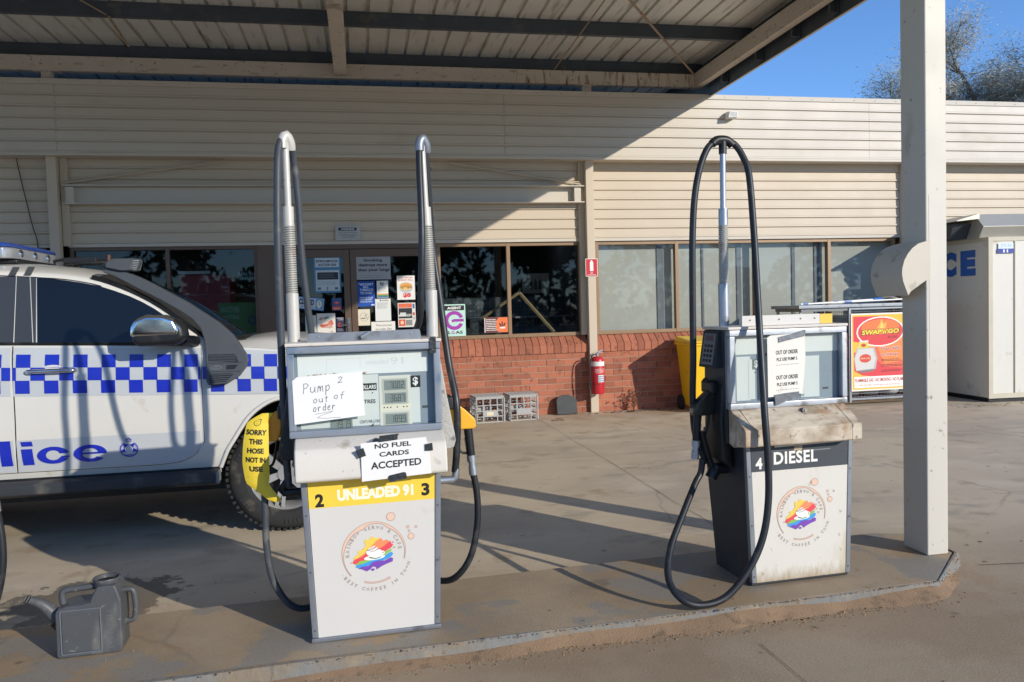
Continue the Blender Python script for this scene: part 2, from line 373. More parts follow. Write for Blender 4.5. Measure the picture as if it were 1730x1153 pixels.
V += [(3.133, 4.02, .068), (3.15, 4.02, .067), (3.16, 4.02, .05), (3.162, 4.02, -.02)]
F += [(o+k, o+k+1, o+4+k+1, o+4+k) for k in range(3)]
kb.add(V, F); struct(kb.build('kerb', mt=KM, smooth=50))
# slab joints: shallow dark lines let into the concrete
jt = MB(); JM = mat('joint_filler', '#4a443c', .9, var=.3, scale=20)
def joint(p, q, wd=.010):
    p = Vector(p); q = Vector(q); d = (q-p).normalized(); n_ = Vector((-d.y, d.x)); K = max(2, int((q-p).length/.25)); L_ = []
    for i in range(K+1):
        c_ = p+(q-p)*i/K+n_*random.uniform(-.008, .008); h_ = wd*random.uniform(.4, 1)/2; L_ += [(c_.x-n_.x*h_, c_.y-n_.y*h_, .004), (c_.x+n_.x*h_, c_.y+n_.y*h_, .004)]
    jt.add(L_, [(2*i, 2*i+2, 2*i+3, 2*i+1) for i in range(K)])
joint((3.2, 3.6), (9.0, 2.9)); joint((7.6, 9.2), (9.6, 7.3)); joint((-8, 7.2), (9, 7.25), .006); joint((2.2, 4.2), (2.2, 10.2), .005); joint((-.6, 2.9), (-.9, -3)); joint((1.6, 3.0), (1.7, -3), .006)
struct(jt.build('slab_joints', mt=JM))
# bank of sand lying against the front kerb
sb = MB(); V = []; F = []; K = 140
for i in range(K+1):
    x = -1.0+4.0*i/K; yk = kerb_y(x)+.001 if x < 2.7 else 3.302+(x-2.7)*.86
    g_ = min(1, max(0, (x+.9)/2.2)); w_ = (.03+.032*g_)*(1+.25*math.sin(x*5.3)+.18*math.sin(x*13+1)+.1*math.sin(x*37)); h_ = (.004+.040*g_)*(1+.18*math.sin(x*7+2))
    if x > 2.85: h_ *= max(0, 1-(x-2.85)/.2)
    V += [(x, yk, h_), (x, yk-w_*.35, h_*.62), (x, yk-w_*.7, h_*.25), (x, yk-w_, -.002)]
for i in range(K):
    for k in range(3): F.append((4*i+k+1, 4*i+4+k+1, 4*i+4+k, 4*i+k))
sb.add(V, F); struct(sb.build('sand_bank', mt=mat('sand', '#8f755a', .95, var=.25, scale=9, bump=.5, bscale=160, dirt='#6f5d49', damt=.4, dscale=18), smooth=60), 'stuff')
# loose grit, stones and leaves
DM = mat('grit', '#8a6a48', .9, var=.3, scale=30, island=.5)
gr = MB()
for i in range(1500):
    if random.random() < .8:
        x = random.triangular(-.9, 3.25, 2.0); y = kerb_y(x)-abs(random.gauss(0, .05))-.005
        if x > 2.7: y = 3.30+(x-2.7)*.9-abs(random.gauss(0, .06))-.02
    else: x = random.uniform(-2, 6); y = random.uniform(1.6, 10.1)
    s_ = random.uniform(.0015, .0045)*(1.5 if random.random() < .06 else 1)
    if y > kerb_y(x)-.02 and y < 4.05 and x < 3.2: zb = .067
    else: zb = 0
    gr.add([(x-s_, y-s_, zb), (x+s_, y-s_*.6, zb), (x+s_*.7, y+s_, zb), (x-s_*.6, y+s_*.8, zb), (x, y, zb+s_*1.3)], [(0, 1, 4), (1, 2, 4), (2, 3, 4), (3, 0, 4)])
struct(gr.build('grit', mt=DM), 'stuff')
lf = MB(); LM = mat('dead_leaves', '#5a4632', .8, var=.3, scale=12, island=.5)
def leaf(x, y, z, s_, a_):
    ca, sa = math.cos(a_), math.sin(a_); P = [(-1, 0, .1), (-.3, .28, .25), (.5, .22, .2), (1, 0, .45), (.4, -.2, .1), (-.4, -.26, 0)]
    lf.add([(x+(u*ca-v*sa)*s_, y+(u*sa+v*ca)*s_, z+.003+h*s_*.5) for u, v, h in P], [(0, 1, 2, 3, 4, 5)])
for i in range(75):
    x, y = random.uniform(2.2, 5.5), random.uniform(1.8, 4.2)
    if y > kerb_y(x)-.03 and x < 3.25: continue
    leaf(x, y, 0, random.uniform(.006, .022), random.uniform(0, 6.28))
for i in range(150): leaf(random.gauss(3.55, .3) if random.random() < .7 else random.uniform(3.3, 4.6), 10.13-abs(random.gauss(0, .07)), random.uniform(0, .015), random.uniform(.012, .035), random.uniform(0, 6.28))
for i in range(90): leaf(random.uniform(7.5, 9.6), 9.0+random.uniform(-.25, .05), 0, random.uniform(.01, .03), random.uniform(0, 6.28))
for i in range(25): leaf(random.gauss(1.3, .5), kerb_y(1.3)-abs(random.gauss(0, .06)), 0, random.uniform(.006, .016), random.uniform(0, 6.28))
struct(lf.build('dead_leaves', mt=LM), 'stuff')

# ================================================================ BUILDING
bd = thing('service_station_building', 'long low shop building with cream ribbed cladding, brown windows and a red brick base', 'building', (0, 10.3, 0))
XL, XR = -7.0, 13.0
def clad(mb, x0, x1, y, z0, z1, pitch):
    """ribbed sheet: each board leans out to a lip at its foot"""
    pr = []; z = z1; n = round((z1-z0)/pitch); pt = (z1-z0)/n
    for i in range(n):
        t = z1-i*pt; b_ = t-pt
        pr += [(y+.010, t), (y-.002, t-.014), (y-.005, b_+.030), (y-.013, b_+.020), (y-.014, b_+.004), (y+.010, b_+.001)]
    pr2 = pr+[(y+.03, z0), (y+.03, z1)]
    mb.prism(pr2[::-1], lambda a_, b_: (x0, a_, b_), lambda a_, b_: (x1, a_, b_))
# fascia in sheets with thin laps
f = MB()
for (x0, x1) in ((XL, -3.46), (-3.457, 1.9), (1.903, 7.2), (7.203, XR)): clad(f, x0, x1, -.18, 3.43, 4.235, .134)
f.build('fascia_cladding', bd, mt=CREAM)
cp = MB(); cp.px([(-.195, 4.225), (-.20, 4.285), (-.19, 4.29), (.1, 4.30), (.1, 4.27), (-.175, 4.262), (-.175, 4.225)], XL, XR)
cp.px([(-.20, 3.395), (-.20, 3.43), (-.14, 3.43), (.12, 3.42), (.12, 3.40), (-.18, 3.395)], XL, XR)
cp.build('fascia_capping', bd, mt=CREAM)
sv = MB(); 
for i in range(60):
    x = XL+.1+i*.33; sv.ball((x, -.203, 4.252), .005, 6)
for x in (-3.46, 1.90):
    for k in range(12): sv.ball((x+.02, -.193, 3.47+k*.067), .004, 6)
sv.build('fascia_rivets', bd, mt=mat('rivet_rust', '#57493a', .7))
# wall cladding in bays between the posts
s_ = MB()
for (x0, x1) in ((XL, -3.66), (-3.46, 2.94), (3.14, 7.86), (8.10, XR)): clad(s_, x0, x1, .06, 2.375, 3.42, .131)
s_.build('wall_cladding', bd, mt=SIDE)
he = MB()
for (x0, x1) in ((XL, -3.66), (-3.46, 2.96), (3.14, 7.86), (8.10, XR)): he.box(x0, x1, .045, .10, 2.335, 2.374)
he.build('cladding_foot_flashing', bd, mt=CREAM)
# posts
for x in (-3.56, 3.065, 7.98):
    p_ = MB(); p_.box(x-.055, x+.055, -.10, .0, 0 if x > 0 else 0, 3.40)
    p_.build('wall_post', bd, mt=SIDE, bev=.004)
for (x0, x1, z0) in ((-3.50, -3.42, 2.35), (2.937, 3.009, 1.06), (7.862, 7.91, 1.06)): ps = MB(); ps.box(x0, x1, .0, .06, z0, 3.40); ps.build('post_return_flashing', bd, mt=SIDE)
# sign rail: channel fixed across the left bay, with its two tie rods
rl = MB(); rl.box(-3.46, 2.99, -.095, .035, 3.056, 3.07); rl.box(-3.46, 2.99, -.095, .035, 2.842, 2.856); rl.box(-3.46, 2.99, .025, .0345, 2.857, 3.055)
rl.box(2.86, 2.95, -.06, .024, 2.858, 3.054); rl.box(-3.43, -3.34, -.06, .024, 2.86, 3.05)
rl.build('channel_rail', bd, mt=CREAM)
for (p, q) in (((-3.44, -.03, 3.10), (-1.62, -.02, 3.37)), ((2.97, -.03, 3.09), (1.2, -.02, 3.37))):
    t_ = MB(); t_.cyl(p, q, .011, n=8); t_.cyl((p[0], p[1]+.02, p[2]+.03), (q[0], q[1]+.02, q[2]+.02), .009, n=8); t_.build('tie_rod', bd, mt=SIDE)
cb = MB(); cb.tube([(-3.98, .03, 3.42), (-3.93, .03, 3.1), (-3.84, .03, 2.6), (-3.79, .03, 2.3), (-3.78, .03, 1.2)], .006, 6, smooth=4); cb.build('cable', bd, mt=BLK)
hk = MB(); hk.ring(.92, 3.29, .035, .025, y=.0, n=16); hk.tube([(.92, -.01, 3.26), (.93, -.01, 3.2), (.91, -.01, 3.13)], .006, 6); hk.build('wall_hook', bd, mt=mat('rivet_rust', '#57493a', .7))
# brick base: real bricks on a mortar core
BR = mat('red_brick', '#aa6950', .85, var=.18, scale=9, bump=.35, bscale=70, island=.22, dirt='#75483b', damt=.28, dscale=14)
MO = mat('mortar', '#b9a893', .9, var=.12, scale=20, bump=.3)
bays = ((-7.0, -1.28), (.97, 3.008), (3.122, 7.93), (8.03, 13.0))
for (x0, x1) in bays:
    br = MB().m(BR); core = MB()
    core.box(x0+.004, x1-.004, -.027, .2, 0, .82)
    for r_ in range(10):
        z = .003+r_*.0822; x = x0-(.12 if r_ % 2 else 0)
        while x < x1:
            a_, b_ = max(x, x0), min(x+.232, x1)
            if b_-a_ > .02: br.box(a_, b_, -.034+random.uniform(-.002, .001), 0, z, z+.0735)
            x += .242
    br.build('brick_wall', bd); core.build('mortar_core', bd, mt=MO)
for (x0, x1) in bays:
    sl = MB().m(BR); sc2 = MB(); x = x0; sc2.px([(-.040, .826), (-.040, .925), (.118, 1.045), (.2, 1.045), (.2, .826)], x0+.004, x1-.004)
    n = round((x1-x0)/.0985); k = (x1-x0)/n
    for i in range(n):
        j = random.uniform(-.002, .002); a_, b_ = x0+i*k+.006, x0+(i+1)*k-.004
        sl.px([(-.052+j, .824), (-.052+j, .935), (.115, 1.062), (.115, 1.03), (-.02, .86), (-.02, .824)], a_, b_)
    sl.build('brick_sill', bd); sc2.build('sill_mortar', bd, mt=MO)
# ---- windows
GLD = glass('shop_glass', '#c9d4d6', .032); GLS = glass('film_glass', '#eef1f1', .04)
def window(x0, x1, z0, z1, mull, fm, name='window', gl=GLD, fw=.042, y=.11, skip=()):
    wn = MB().m(fm)
    for (a_, b_, c_, d_) in ((x0, x1, z1-fw, z1), (x0, x1, z0, z0+fw)): wn.box(a_, b_, y-.03, y+.05, c_, d_)
    for x in [x0+fw/2]+list(mull)+[x1-fw/2]: wn.box(x-fw/2, x+fw/2, y-.033, y+.047, z0+.001, z1-.001)
    o = wn.build(name, bd, bev=.003); es = [x0]+list(mull)+[x1]
    for i in range(len(es)-1):
        if i in skip: continue
        q = MB(); q.add([(es[i]+fw*.6, y+.01+i*.002, z0+fw*.6), (es[i+1]-fw*.6, y+.01+i*.002, z0+fw*.6), (es[i+1]-fw*.6, y+.01+i*.002, z1-fw*.6), (es[i]+fw*.6, y+.01+i*.002, z1-fw*.6)], [(0, 1, 2, 3)])
        q.build('pane', o, mt=gl)
    return o
window(-7.0, -3.72, 1.05, 2.335, (-5.3,), BROWN)
window(-3.46, -1.28, 1.05, 2.335, (-2.35,), BROWN)
window(.99, 2.985, 1.05, 2.335, (1.955,), TAN, fw=.05)
window(3.17, 7.80, 1.05, 2.335, (4.36, 5.56, 6.72), TAN, gl=GLS, fw=.05)
jb = MB(); jb.box(-1.28, -.95, .05, .14, 0, 2.335); jb.build('door_jamb', bd, mt=BROWN); jb = MB(); jb.box(-.949, .96, .05, .13, 2.275, 2.334); jb.build('door_head', bd, mt=BROWN)
# steps of filmed panels behind the right windows: pale grey blinds, with upright shadows drawn as darker strips
bl = MB().m(mat('pale_film', '#b4b4aa', .8, var=.06, scale=2, dirt='#c2c2b9', damt=.2, dscale=1.2)); bl.box(3.2, 7.8, .22, .23, 1.08, 2.31)
bl.m(mat('shadow_upright', '#767c82', .8))
for (x, wd) in ((4.16, .10), (4.80, .03), (5.36, .07), (6.22, .05), (6.60, .09)): bl.box(x-wd/2, x+wd/2, .205, .218, 1.08, 2.31)
bl.build('window_blind', bd)
# doors: two aluminium leaves
for (x0, x1, hs) in ((-.95, -.139, 1), (-.131, .955, 0)):
    d_ = MB().m(BROWN); fw = .078
    d_.box(x0, x0+fw, .06, .11, .02, 2.27); d_.box(x1-fw, x1, .06, .11, .02, 2.27); d_.box(x0+fw, x1-fw, .062, .108, 2.17, 2.27); d_.box(x0+fw, x1-fw, .062, .108, .02, .22)
    o = d_.build('door', bd, bev=.003)
    q = MB(); q.add([(x0+fw-.01, .088, .2), (x1-fw+.01, .088, .2), (x1-fw+.01, .088, 2.19), (x0+fw-.01, .088, 2.19)], [(0, 1, 2, 3)]); q.build('pane', o, mt=GLD)
    if hs:
        h_ = MB(); h_.box(-.19, -.16, .045, .059, 1.15, 1.38); h_.tube([(-.175, .04, 1.29), (-.175, .0, 1.29), (-.27, -.005, 1.30)], .009, 8); h_.build('handle', o, mt=CHROME)
# dim room behind the glass, a thin far wall and floor
rm = MB().m(mat('shop_interior', '#3c3c40', .9)); rm.box(-7, 8, 5.2, 5.3, 0, 3.0); rm.m(mat('shop_floor', '#4a4642', .7)); rm.box(-7, 8, .25, 5.2, -.02, .02)
rm.m(mat('shop_ceiling', '#55555a', .9)); rm.box(-7, 8, .12, 5.2, 2.9, 3.0); rm.m(mat('shop_interior', '#3c3c40', .9)); rm.box(-7.0, -6.9, .2, 5.2, 0, 2.9); rm.box(3.06, 3.16, .16, 5.2, 0, 2.9); rm.build('shop_room', bd)
rf = MB(); rf.add([(XL, .1, 4.0), (XR, .1, 4.0), (XR, 8, 4.15), (XL, 8, 4.15)], [(0, 1, 2, 3)]); rf.build('roof', bd, mt=mat('roof_sheet', '#8e9090', .5, metal=.3))
en = MB(); en.box(12.9, 13.0, .0, 8, 0, 4.1); en.box(XL, XR, 7.9, 8, 0, 4.1); en.box(XL, XL+.1, .3, 8, 0, 4.1); en.build('end_wall', bd, mt=SIDE)
# interior items seen through the panes (things that stand in the shop)
def lit(x0, x1, y, z, nm):
    q = MB(); q.box(x0, x1, y, y+.12, z, z+.03); return tag(q.build('ceiling_light', mt=emis('tube_light', '#e8f0ff', 2.2)), nm, 'ceiling light', 'lit tubes inside the shop')
lit(2.35, 2.75, 11.8, 2.60, 'lit ceiling tube seen at the top of the open right-hand shop window')
lit(2.85, 3.02, 11.8, 2.59, 'short lit ceiling tube beside the column side of the shop window')
lit(1.75, 2.0, 11.6, 2.58, 'lit ceiling tube seen above the agent sign window')
fr = thing('drinks_fridge', 'dark red drinks fridge standing behind the shop window left of the door', 'fridge', (-2.05, 11.2, 0))
q = MB(); q.box(-.35, .30, 0, .55, 0, 2.02); q.build('cabinet', fr, mt=mat('fridge_red', '#a31f2c', .4), bev=.02)
q = MB().m(ink('#d8dadc')); q.box(-.36, .05, -.012, -.001, 2.03, 2.07); q.build('top_edge', fr)
q = MB().m(mat('tan_timber', '#a98a63', .6)); q.M = None
A_, B_, C_ = (1.55, 10.62, 1.28), (2.14, 10.62, 1.66), (2.62, 10.62, 1.10)
q.tube([A_, B_], .022, 6); q.tube([B_, C_], .026, 6); tag(q.build('timber_frame'), 'tan timber frame leaning in a peak behind the right shop window pane', 'timber frame')
sh = thing('shop_shelving', 'dark perforated shop shelving behind the lower part of the right shop window', 'shelving', (2.3, 11.4, 0))
q = MB(); q.box(-1.2, .75, .3, .33, 0, 1.62); q.build('back_panel', sh, mt=mat('shelf_dark', '#3b3f45', .5))
for z in (.5, .95, 1.3): 
    q = MB(); q.box(-1.2, .75, 0, .3, z, z+.025); q.build('shelf', sh, mt=mat('shelf_edge', '#70757a', .5))
q = MB(); [q.cyl((x, .29, z), (x, .288, z), .007, n=6) for x in [-.7+i*.06 for i in range(24)] for z in [1.0+.06*k for k in range(10)]]; q.build('peg_holes', sh, mt=mat('peg', '#8b9096', .4))
q = MB().m(mat('poster_board', '#8f8b84', .7)); q.box(2.55, 3.0, 12.4, 12.42, 1.68, 2.0); q.m(ink('#2e2c2c'))
for x in (2.68, 2.75, 2.82): q.poly([(x, 1.74), (x+.05, 1.74), (x+.045, 1.88), (x+.02, 1.92), (x, 1.86)], 12.398)
tag(q.build('notice_board'), 'grey notice picture hanging inside the shop behind the open window', 'notice')
# ================================================================ CANOPY
cn = thing('forecourt_canopy', 'flat ribbed-metal forecourt canopy on beige steel beams, one square post on the pump island', 'canopy', (0, 0, 4.4))
def zc(z): return z-4.4
YF = 1.9
# sheet: pans with upstanding ribs seen from below as dark slots
rs = MB(); pr = []; x = -8.0
while x < 4.84:
    pr += [(x, zc(4.760)), (x+.006, zc(4.80)), (x+.036, zc(4.80)), (x+.042, zc(4.760))]; x += .24
pr = [p for p in pr if p[0] <= 4.84]; pr.append((4.84, zc(4.76)))
V = [(p[0], YF, p[1]) for p in pr]+[(p[0], 12.4, p[1]) for p in pr]; n = len(pr)
rs.add(V, [(i, i+1, n+i+1, n+i) for i in range(n-1)]); rs.build('roof_sheeting', cn, mt=ROOFU)
for y in (1.95, 3.3, 4.7, 6.1, 7.5, 8.9, 10.31, 11.9):
    q = MB(); q.px([(y-.004, zc(4.605)), (y-.004, zc(4.757)), (y+.055, zc(4.757)), (y+.055, zc(4.75)), (y+.003, zc(4.75)), (y+.003, zc(4.612)), (y+.055, zc(4.612)), (y+.055, zc(4.625)), (y+.062, zc(4.625)), (y+.062, zc(4.605))], -8, 4.76); q.build('purlin', cn, mt=GALV)
# long beams (parallel to the shop) and rafters
def ibeam(mb, ax, c0, a0, a1, z0, z1, wd, tf=.012, tw=.008):
    for (u0, u1, p, q) in ((c0-wd/2, c0+wd/2, z0, z0+tf), (c0-wd/2, c0+wd/2, z1-tf, z1), (c0-tw/2, c0+tw/2, z0+tf, z1-tf)):
        if ax == 'x': mb.box(a0, a1, u0, u1, zc(p), zc(q))
        else: mb.box(u0, u1, a0, a1, zc(p), zc(q))
def boxbeam(x0, x1, y0, y1, z0, z1, m_=BEAM, nm='beam'):
    q = MB(); q.box(x0, x1, y0, y1, zc(z0), zc(z1)); return q.build(nm, cn, mt=m_, bev=.006)
boxbeam(-8, 2.1, 10.20, 10.30, 4.405, 4.585); boxbeam(2.1, 4.60, 10.20, 10.30, 4.405, 4.585, BEAMR, 'rusty_beam')
boxbeam(-8, 4.60, 3.66, 3.80, 4.40, 4.60)
boxbeam(-.236, -.082, YF, 10.197, 4.425, 4.603, BEAM, 'rafter'); boxbeam(-5.2, -5.05, YF, 10.197, 4.425, 4.603, BEAM, 'rafter')
boxbeam(4.60, 4.70, YF, 10.34, 4.405, 4.603, BEAM, 'rafter')
q = MB(); q.m(CREAM); q.box(4.795, 4.80, YF, 12.4, zc(4.262), zc(4.80)); q.m(GALV).box(4.788, 4.7945, YF+.02, 12.4, zc(4.27), zc(4.79)); q.m(CREAM).box(4.765, 4.79, YF, 10.12, zc(4.258), zc(4.264)); q.box(-8, 4.79, YF-.01, YF, zc(4.262), zc(4.80)); q.build('barge_flashing', cn)
for y in (3, 4.4, 5.8, 7.2, 7.9, 8.7, 9.6): bk = MB(); bk.box(4.70, 4.787, y, y+.03, zc(4.32), zc(4.6)); bk.box(4.772, 4.787, y-.03, y+.06, zc(4.30), zc(4.6)); bk.build('flashing_bracket', cn, mt=GALV)
for x in (-3.56, 3.065):
    q = MB(); q.box(x-.055, x+.055, 10.20, 10.30, zc(4.2), zc(4.395)); q.box(x-.14, x+.14, 10.19, 10.31, zc(4.396), zc(4.404)); q.build('beam_stub', cn, mt=BEAM)
# bracing rods
def rod(p, q, r_=.013, m_=RUST):
    t_ = MB(); t_.cyl((p[0], p[1], zc(p[2])), (q[0], q[1], zc(q[2])), r_, n=8); t_.build('brace_rod', cn, mt=m_)
rod((4.56, 10.15, 4.57), (-.05, 3.9, 4.575)); rod((2.55, 7.1, 4.585), (2.62, 10.2, 4.60), .008); rod((-2.54, 9.83, 4.60), (-2.48, 8.9, 4.6), .014); rod((-2.5, 8.88, 4.61), (-2.9, 7.6, 4.6), .008); rod((-.24, 4.0, 4.575), (-5.0, 10.1, 4.575))
# ---- column on the island
cx, cy = 2.98, 3.735
q = MB(); q.box(cx-.064, cx+.064, cy-.095, cy+.095, zc(.066), zc(4.40)); q.build('column', cn, mt=mat('column_paint', '#d3ccbd', .5, var=.04, scale=2, dirt=[('#b5ab98', .15, 5, (1, 1, .4)), ('#6b5b4a', .0, 26, None)]), bev=.008)
q = MB(); q.box(cx-.045, cx+.050, cy-.0962, cy-.0948, zc(1.12), zc(1.98)); q.build('sign_patch', cn, mt=mat('patch_white', '#d6cfc1', .5, var=.03))
hd = MB(); prof = [(2.937, 1.745), (2.867, 1.727), (2.832, 1.705), (2.804, 1.675), (2.783, 1.640), (2.771, 1.600), (2.769, 1.570), (2.776, 1.53), (2.805, 1.458), (2.820, 1.478), (2.911, 1.534), (2.937, 1.545)]
hd.M = Matrix.Translation((0, 0, -1.4)); q = MB(); hood = thing('dispenser_cowl', 'rounded beige metal cowl fixed to the left side of the square canopy post', 'cowl', (0, 0, 0))
COWL = mat('cowl_metal', '#cfc5b2', .5, var=.05, dirt='#6a655c', damt=.1, dscale=9)
q.py(prof, 3.632, 3.636); q.build('side_panel', hood, mt=COWL); q = MB(); q.py(prof, 3.885, 3.889); q.build('side_panel', hood, mt=COWL)
q = MB(); sh_ = prof[:9]; V = [(x, y, z) for y in (3.636, 3.885) for x, z in sh_]; n = len(sh_); V += [(x+.004, y, z-.003) for y in (3.636, 3.885) for x, z in sh_]
q.add(V, [(i, i+1, n+i+1, n+i) for i in range(n-1)]+[(2*n+i, 3*n+i, 3*n+i+1, 2*n+i+1) for i in range(n-1)]); q.build('curved_cover', hood, mt=COWL, smooth=60)
# ================================================================ TREES
def tree(name, label, loc, h, rad, leafm, barkm, n, seed, lsz=.16, up=.55, base=.35, fine=0, LV=4):
    random.seed(seed); t_ = thing(name, label, 'tree', loc, 0, None)
    tb = MB(); tips = []
    def grow(p, d, L_, r_, lv):
        P = [p]; rr = [r_]; 
        for i in range(4):
            d = (d+Vector((random.uniform(-.22, .22), random.uniform(-.22, .22), random.uniform(-.06, .16)))).normalized(); p = p+d*L_/4; P.append(p); rr.append(r_*(1-.14*(i+1)))
            if lv >= 2: tips.append((p, d))
        tb.tube(P, rr, 7 if lv < 2 else (4 if lv < 4 else 3), caps=False)
        if lv < LV:
            for k in range(3 if lv else 5):
                a_ = random.uniform(0, 6.28); s2 = random.uniform(.45, 1.0)
                dd = (d*up+Vector((math.cos(a_)*s2, math.sin(a_)*s2, random.uniform(-.1, .5)))).normalized()
                grow(P[random.choice((2, 3, 4)) if lv else random.choice((3, 4))], dd, L_*random.uniform(.55, .8), r_*.5, lv+1)
    grow(Vector((0, 0, 0)), Vector((.05, 0, 1)), h*base, h*.028, 0)
    mz = max(p.z for p, d in tips); k = h/mz; mr = max(math.hypot(p.x, p.y) for p, d in tips); kr = rad/mr
    for i, v in enumerate(tb.V): tb.V[i] = Vector((v.x*kr, v.y*kr, v.z*k))
    tb.build('trunk', t_, mt=barkm, smooth=60)
    lb = MB()
    for i in range(n):
        p, d = random.choice(tips); p = Vector((p.x*kr, p.y*kr, p.z*k))+Vector([random.gauss(0, rad*.055) for _ in range(3)])
        a_ = Vector([random.gauss(0, 1) for _ in range(3)]).normalized(); b_ = a_.orthogonal().normalized(); s2 = lsz*random.uniform(.5, 1.3)
        if fine: a_ = (a_+Vector((0, 0, -.5))).normalized(); b_ = a_.orthogonal().normalized(); lb.add([p-b_*s2*fine, p+a_*s2, p+b_*s2*fine], [(0, 1, 2)])
        else: lb.add([p-a_*s2*.5, p+b_*s2*.22, p+a_*s2*.5, p-b_*s2*.22], [(0, 1, 2, 3)])
    lb.build('crown', t_, mt=leafm)
    return t_
BARK = mat('bark', '#8b8176', .9, var=.25, scale=6); 
LFG = mat('grey_green_foliage', '#b2ad99', .8, var=.25, scale=3, island=.3)
LFD = mat('dark_foliage', '#3f4f2c', .7, var=.3, scale=3, island=.35)
# ================================================================ FUEL PUMPS
INK = ink('#1a1a1c')
def logo(mb, cx, cz, k, y):
    """coffee-ring badge; k = metres per drawing unit, drawing centred at (680, 610)"""
    def T(p): return (cx+(p[0]-680)*k, cz-(p[1]-610+.105*(p[0]-680))*k)
    lay = [0]
    def P(pts, m_, d=.0003): lay[0] += d; mb.m(m_).poly([T(p) for p in pts], y-lay[0])
    edge = ink('#ad8f84'); fill = ink('#e6c3aa'); cz0 = cz
    def wob(base, amp, ph): return lambda t: (base+amp*math.sin(3*t+ph)+amp*.6*math.sin(7*t+ph*2))*k
    def thick(t):
        d = math.degrees(t) % 360
        return interp(d, [(0, 12), (30, 22), (60, 40), (75, 18), (100, 26), (112, 62), (130, 42), (160, 34), (190, 14), (230, 8), (360, 12)])
    oc = T((672, 600))
    for (a0, a1) in ((-16, 222), (250, 300)):
        ex = 0 if a0 < 0 else -8
        mb.m(edge).ring(oc[0], oc[1], lambda t: (388+3*math.sin(5*t)+ex)*k, lambda t: (388-(thick(t) if not ex else 26)-6)*k, y-.0002, a0, a1, 60)
        mb.m(fill).ring(oc[0], oc[1], lambda t: (382+3*math.sin(5*t)+ex)*k, lambda t: (388-(thick(t) if not ex else 26)+2)*k, y-.0005, a0+1, a1-1, 60)
    for (x, z, r_) in ((890, 145, 55), (1130, 385, 42), (1095, 268, 20), (1108, 318, 16), (1195, 265, 18)):
        c_ = T((x, z)); mb.m(edge).disc(c_[0], c_[1], r_*k, y=y-.0002); mb.m(fill).disc(c_[0], c_[1], (r_-7)*k, y=y-.0005)
    lay[0] = .0006
    P([(415, 690), (440, 650), (490, 610), (475, 580), (530, 560), (575, 510), (560, 460), (580, 430), (635, 430), (630, 400), (665, 395), (690, 415), (740, 408), (750, 430), (770, 480), (600, 620), (500, 670)], ink('#f2cd55'))
    P([(420, 700), (560, 605), (700, 450), (735, 425), (765, 412), (785, 445), (830, 430), (865, 445), (820, 500), (780, 560), (560, 660), (430, 720)], ink('#f0915f'))
    P([(430, 740), (415, 715), (440, 680), (520, 650), (580, 600), (700, 560), (780, 520), (860, 455), (880, 450), (885, 480), (910, 490), (880, 530), (800, 580), (600, 680), (480, 730)], ink('#e94b55'))
    P([(440, 750), (500, 700), (600, 680), (800, 580), (890, 540), (880, 570), (800, 620), (640, 700), (520, 740)], ink('#8cc152'))
    P([(450, 780), (460, 750), (540, 730), (640, 690), (800, 630), (880, 580), (905, 600), (880, 640), (800, 680), (640, 740), (500, 790)], ink('#3b9de0'))
    P([(480, 795), (520, 765), (600, 760), (650, 710), (720, 690), (800, 690), (870, 650), (900, 660), (895, 700), (820, 730), (760, 760), (700, 800), (690, 770), (650, 765), (620, 800), (580, 825), (520, 800)], ink('#7a46b0'))
    c_ = T((650, 805)); mb.disc(c_[0], c_[1], 22*k, 15*k, y-.001); c_ = T((905, 462)); mb.m(ink('#a34a5a')).disc(c_[0], c_[1], 10*k, 7*k, y-.001); c_ = T((918, 525)); mb.m(ink('#8cc152')).disc(c_[0], c_[1], 17*k, 9*k, y-.001, a=.5); c_ = T((400, 725)); mb.m(ink('#e98b80')).disc(c_[0], c_[1], 15*k, 8*k, y-.001)
    W = ink('#f4f2ec'); lay[0] = .0026
    c_ = T((675, 652)); mb.m(W).disc(c_[0], c_[1], 128*k, 30*k, y-.0027, a=.05)
    P([(600, 648), (625, 665), (690, 672), (740, 655), (762, 632), (700, 650), (630, 645)], ink('#6a8a5a'))
    P([(572, 585), (610, 560), (700, 550), (765, 560), (775, 600), (745, 640), (690, 660), (625, 645), (585, 615)], W)
    c_ = T((778, 590)); mb.ring(c_[0], c_[1], 24*k, 10*k, y-.0033, n=16)
    P([(575, 588), (610, 540), (680, 505), (690, 515), (640, 545), (715, 525), (720, 540), (650, 570), (740, 545), (755, 560), (690, 585), (610, 592)], W)
    for (p, q) in (((600, 572), (690, 528)), ((630, 582), (735, 540)), ((590, 566), (650, 530))): mb.m(ink('#7a3a35')).line([T(p), T(((p[0]+q[0])/2, (p[1]+q[1])/2+6)), T(q)], 6*k, y-.0037)
    LT = ink('#a39389')
    def arc(txt, rad, a0, a1, sz, inside):
        n = len(txt)
        for i, ch in enumerate(txt):
            if ch == ' ': continue
            t = R(a0+(a1-a0)*i/(n-1)); x = oc[0]+rad*k*math.cos(t); z = oc[1]+rad*k*math.sin(t); rot = t-math.pi/2 if inside else t+math.pi/2
            mb.m(LT)
            if ch == '·': mb.disc(x, z, sz*k*.1, y=y-.0003, n=8)
            else: mb.text(ch, x-sz*k*.42, x+sz*k*.42, z-sz*k/2, z+sz*k/2, y-.0003, bold=.03, rot=rot, keep=True)
    arc("RAINBOW SERVO & CAFE", 318, 181, 7, 46, True); arc("·BEST COFFEE IN TOWN·", 448, 212, 345, 44, False)
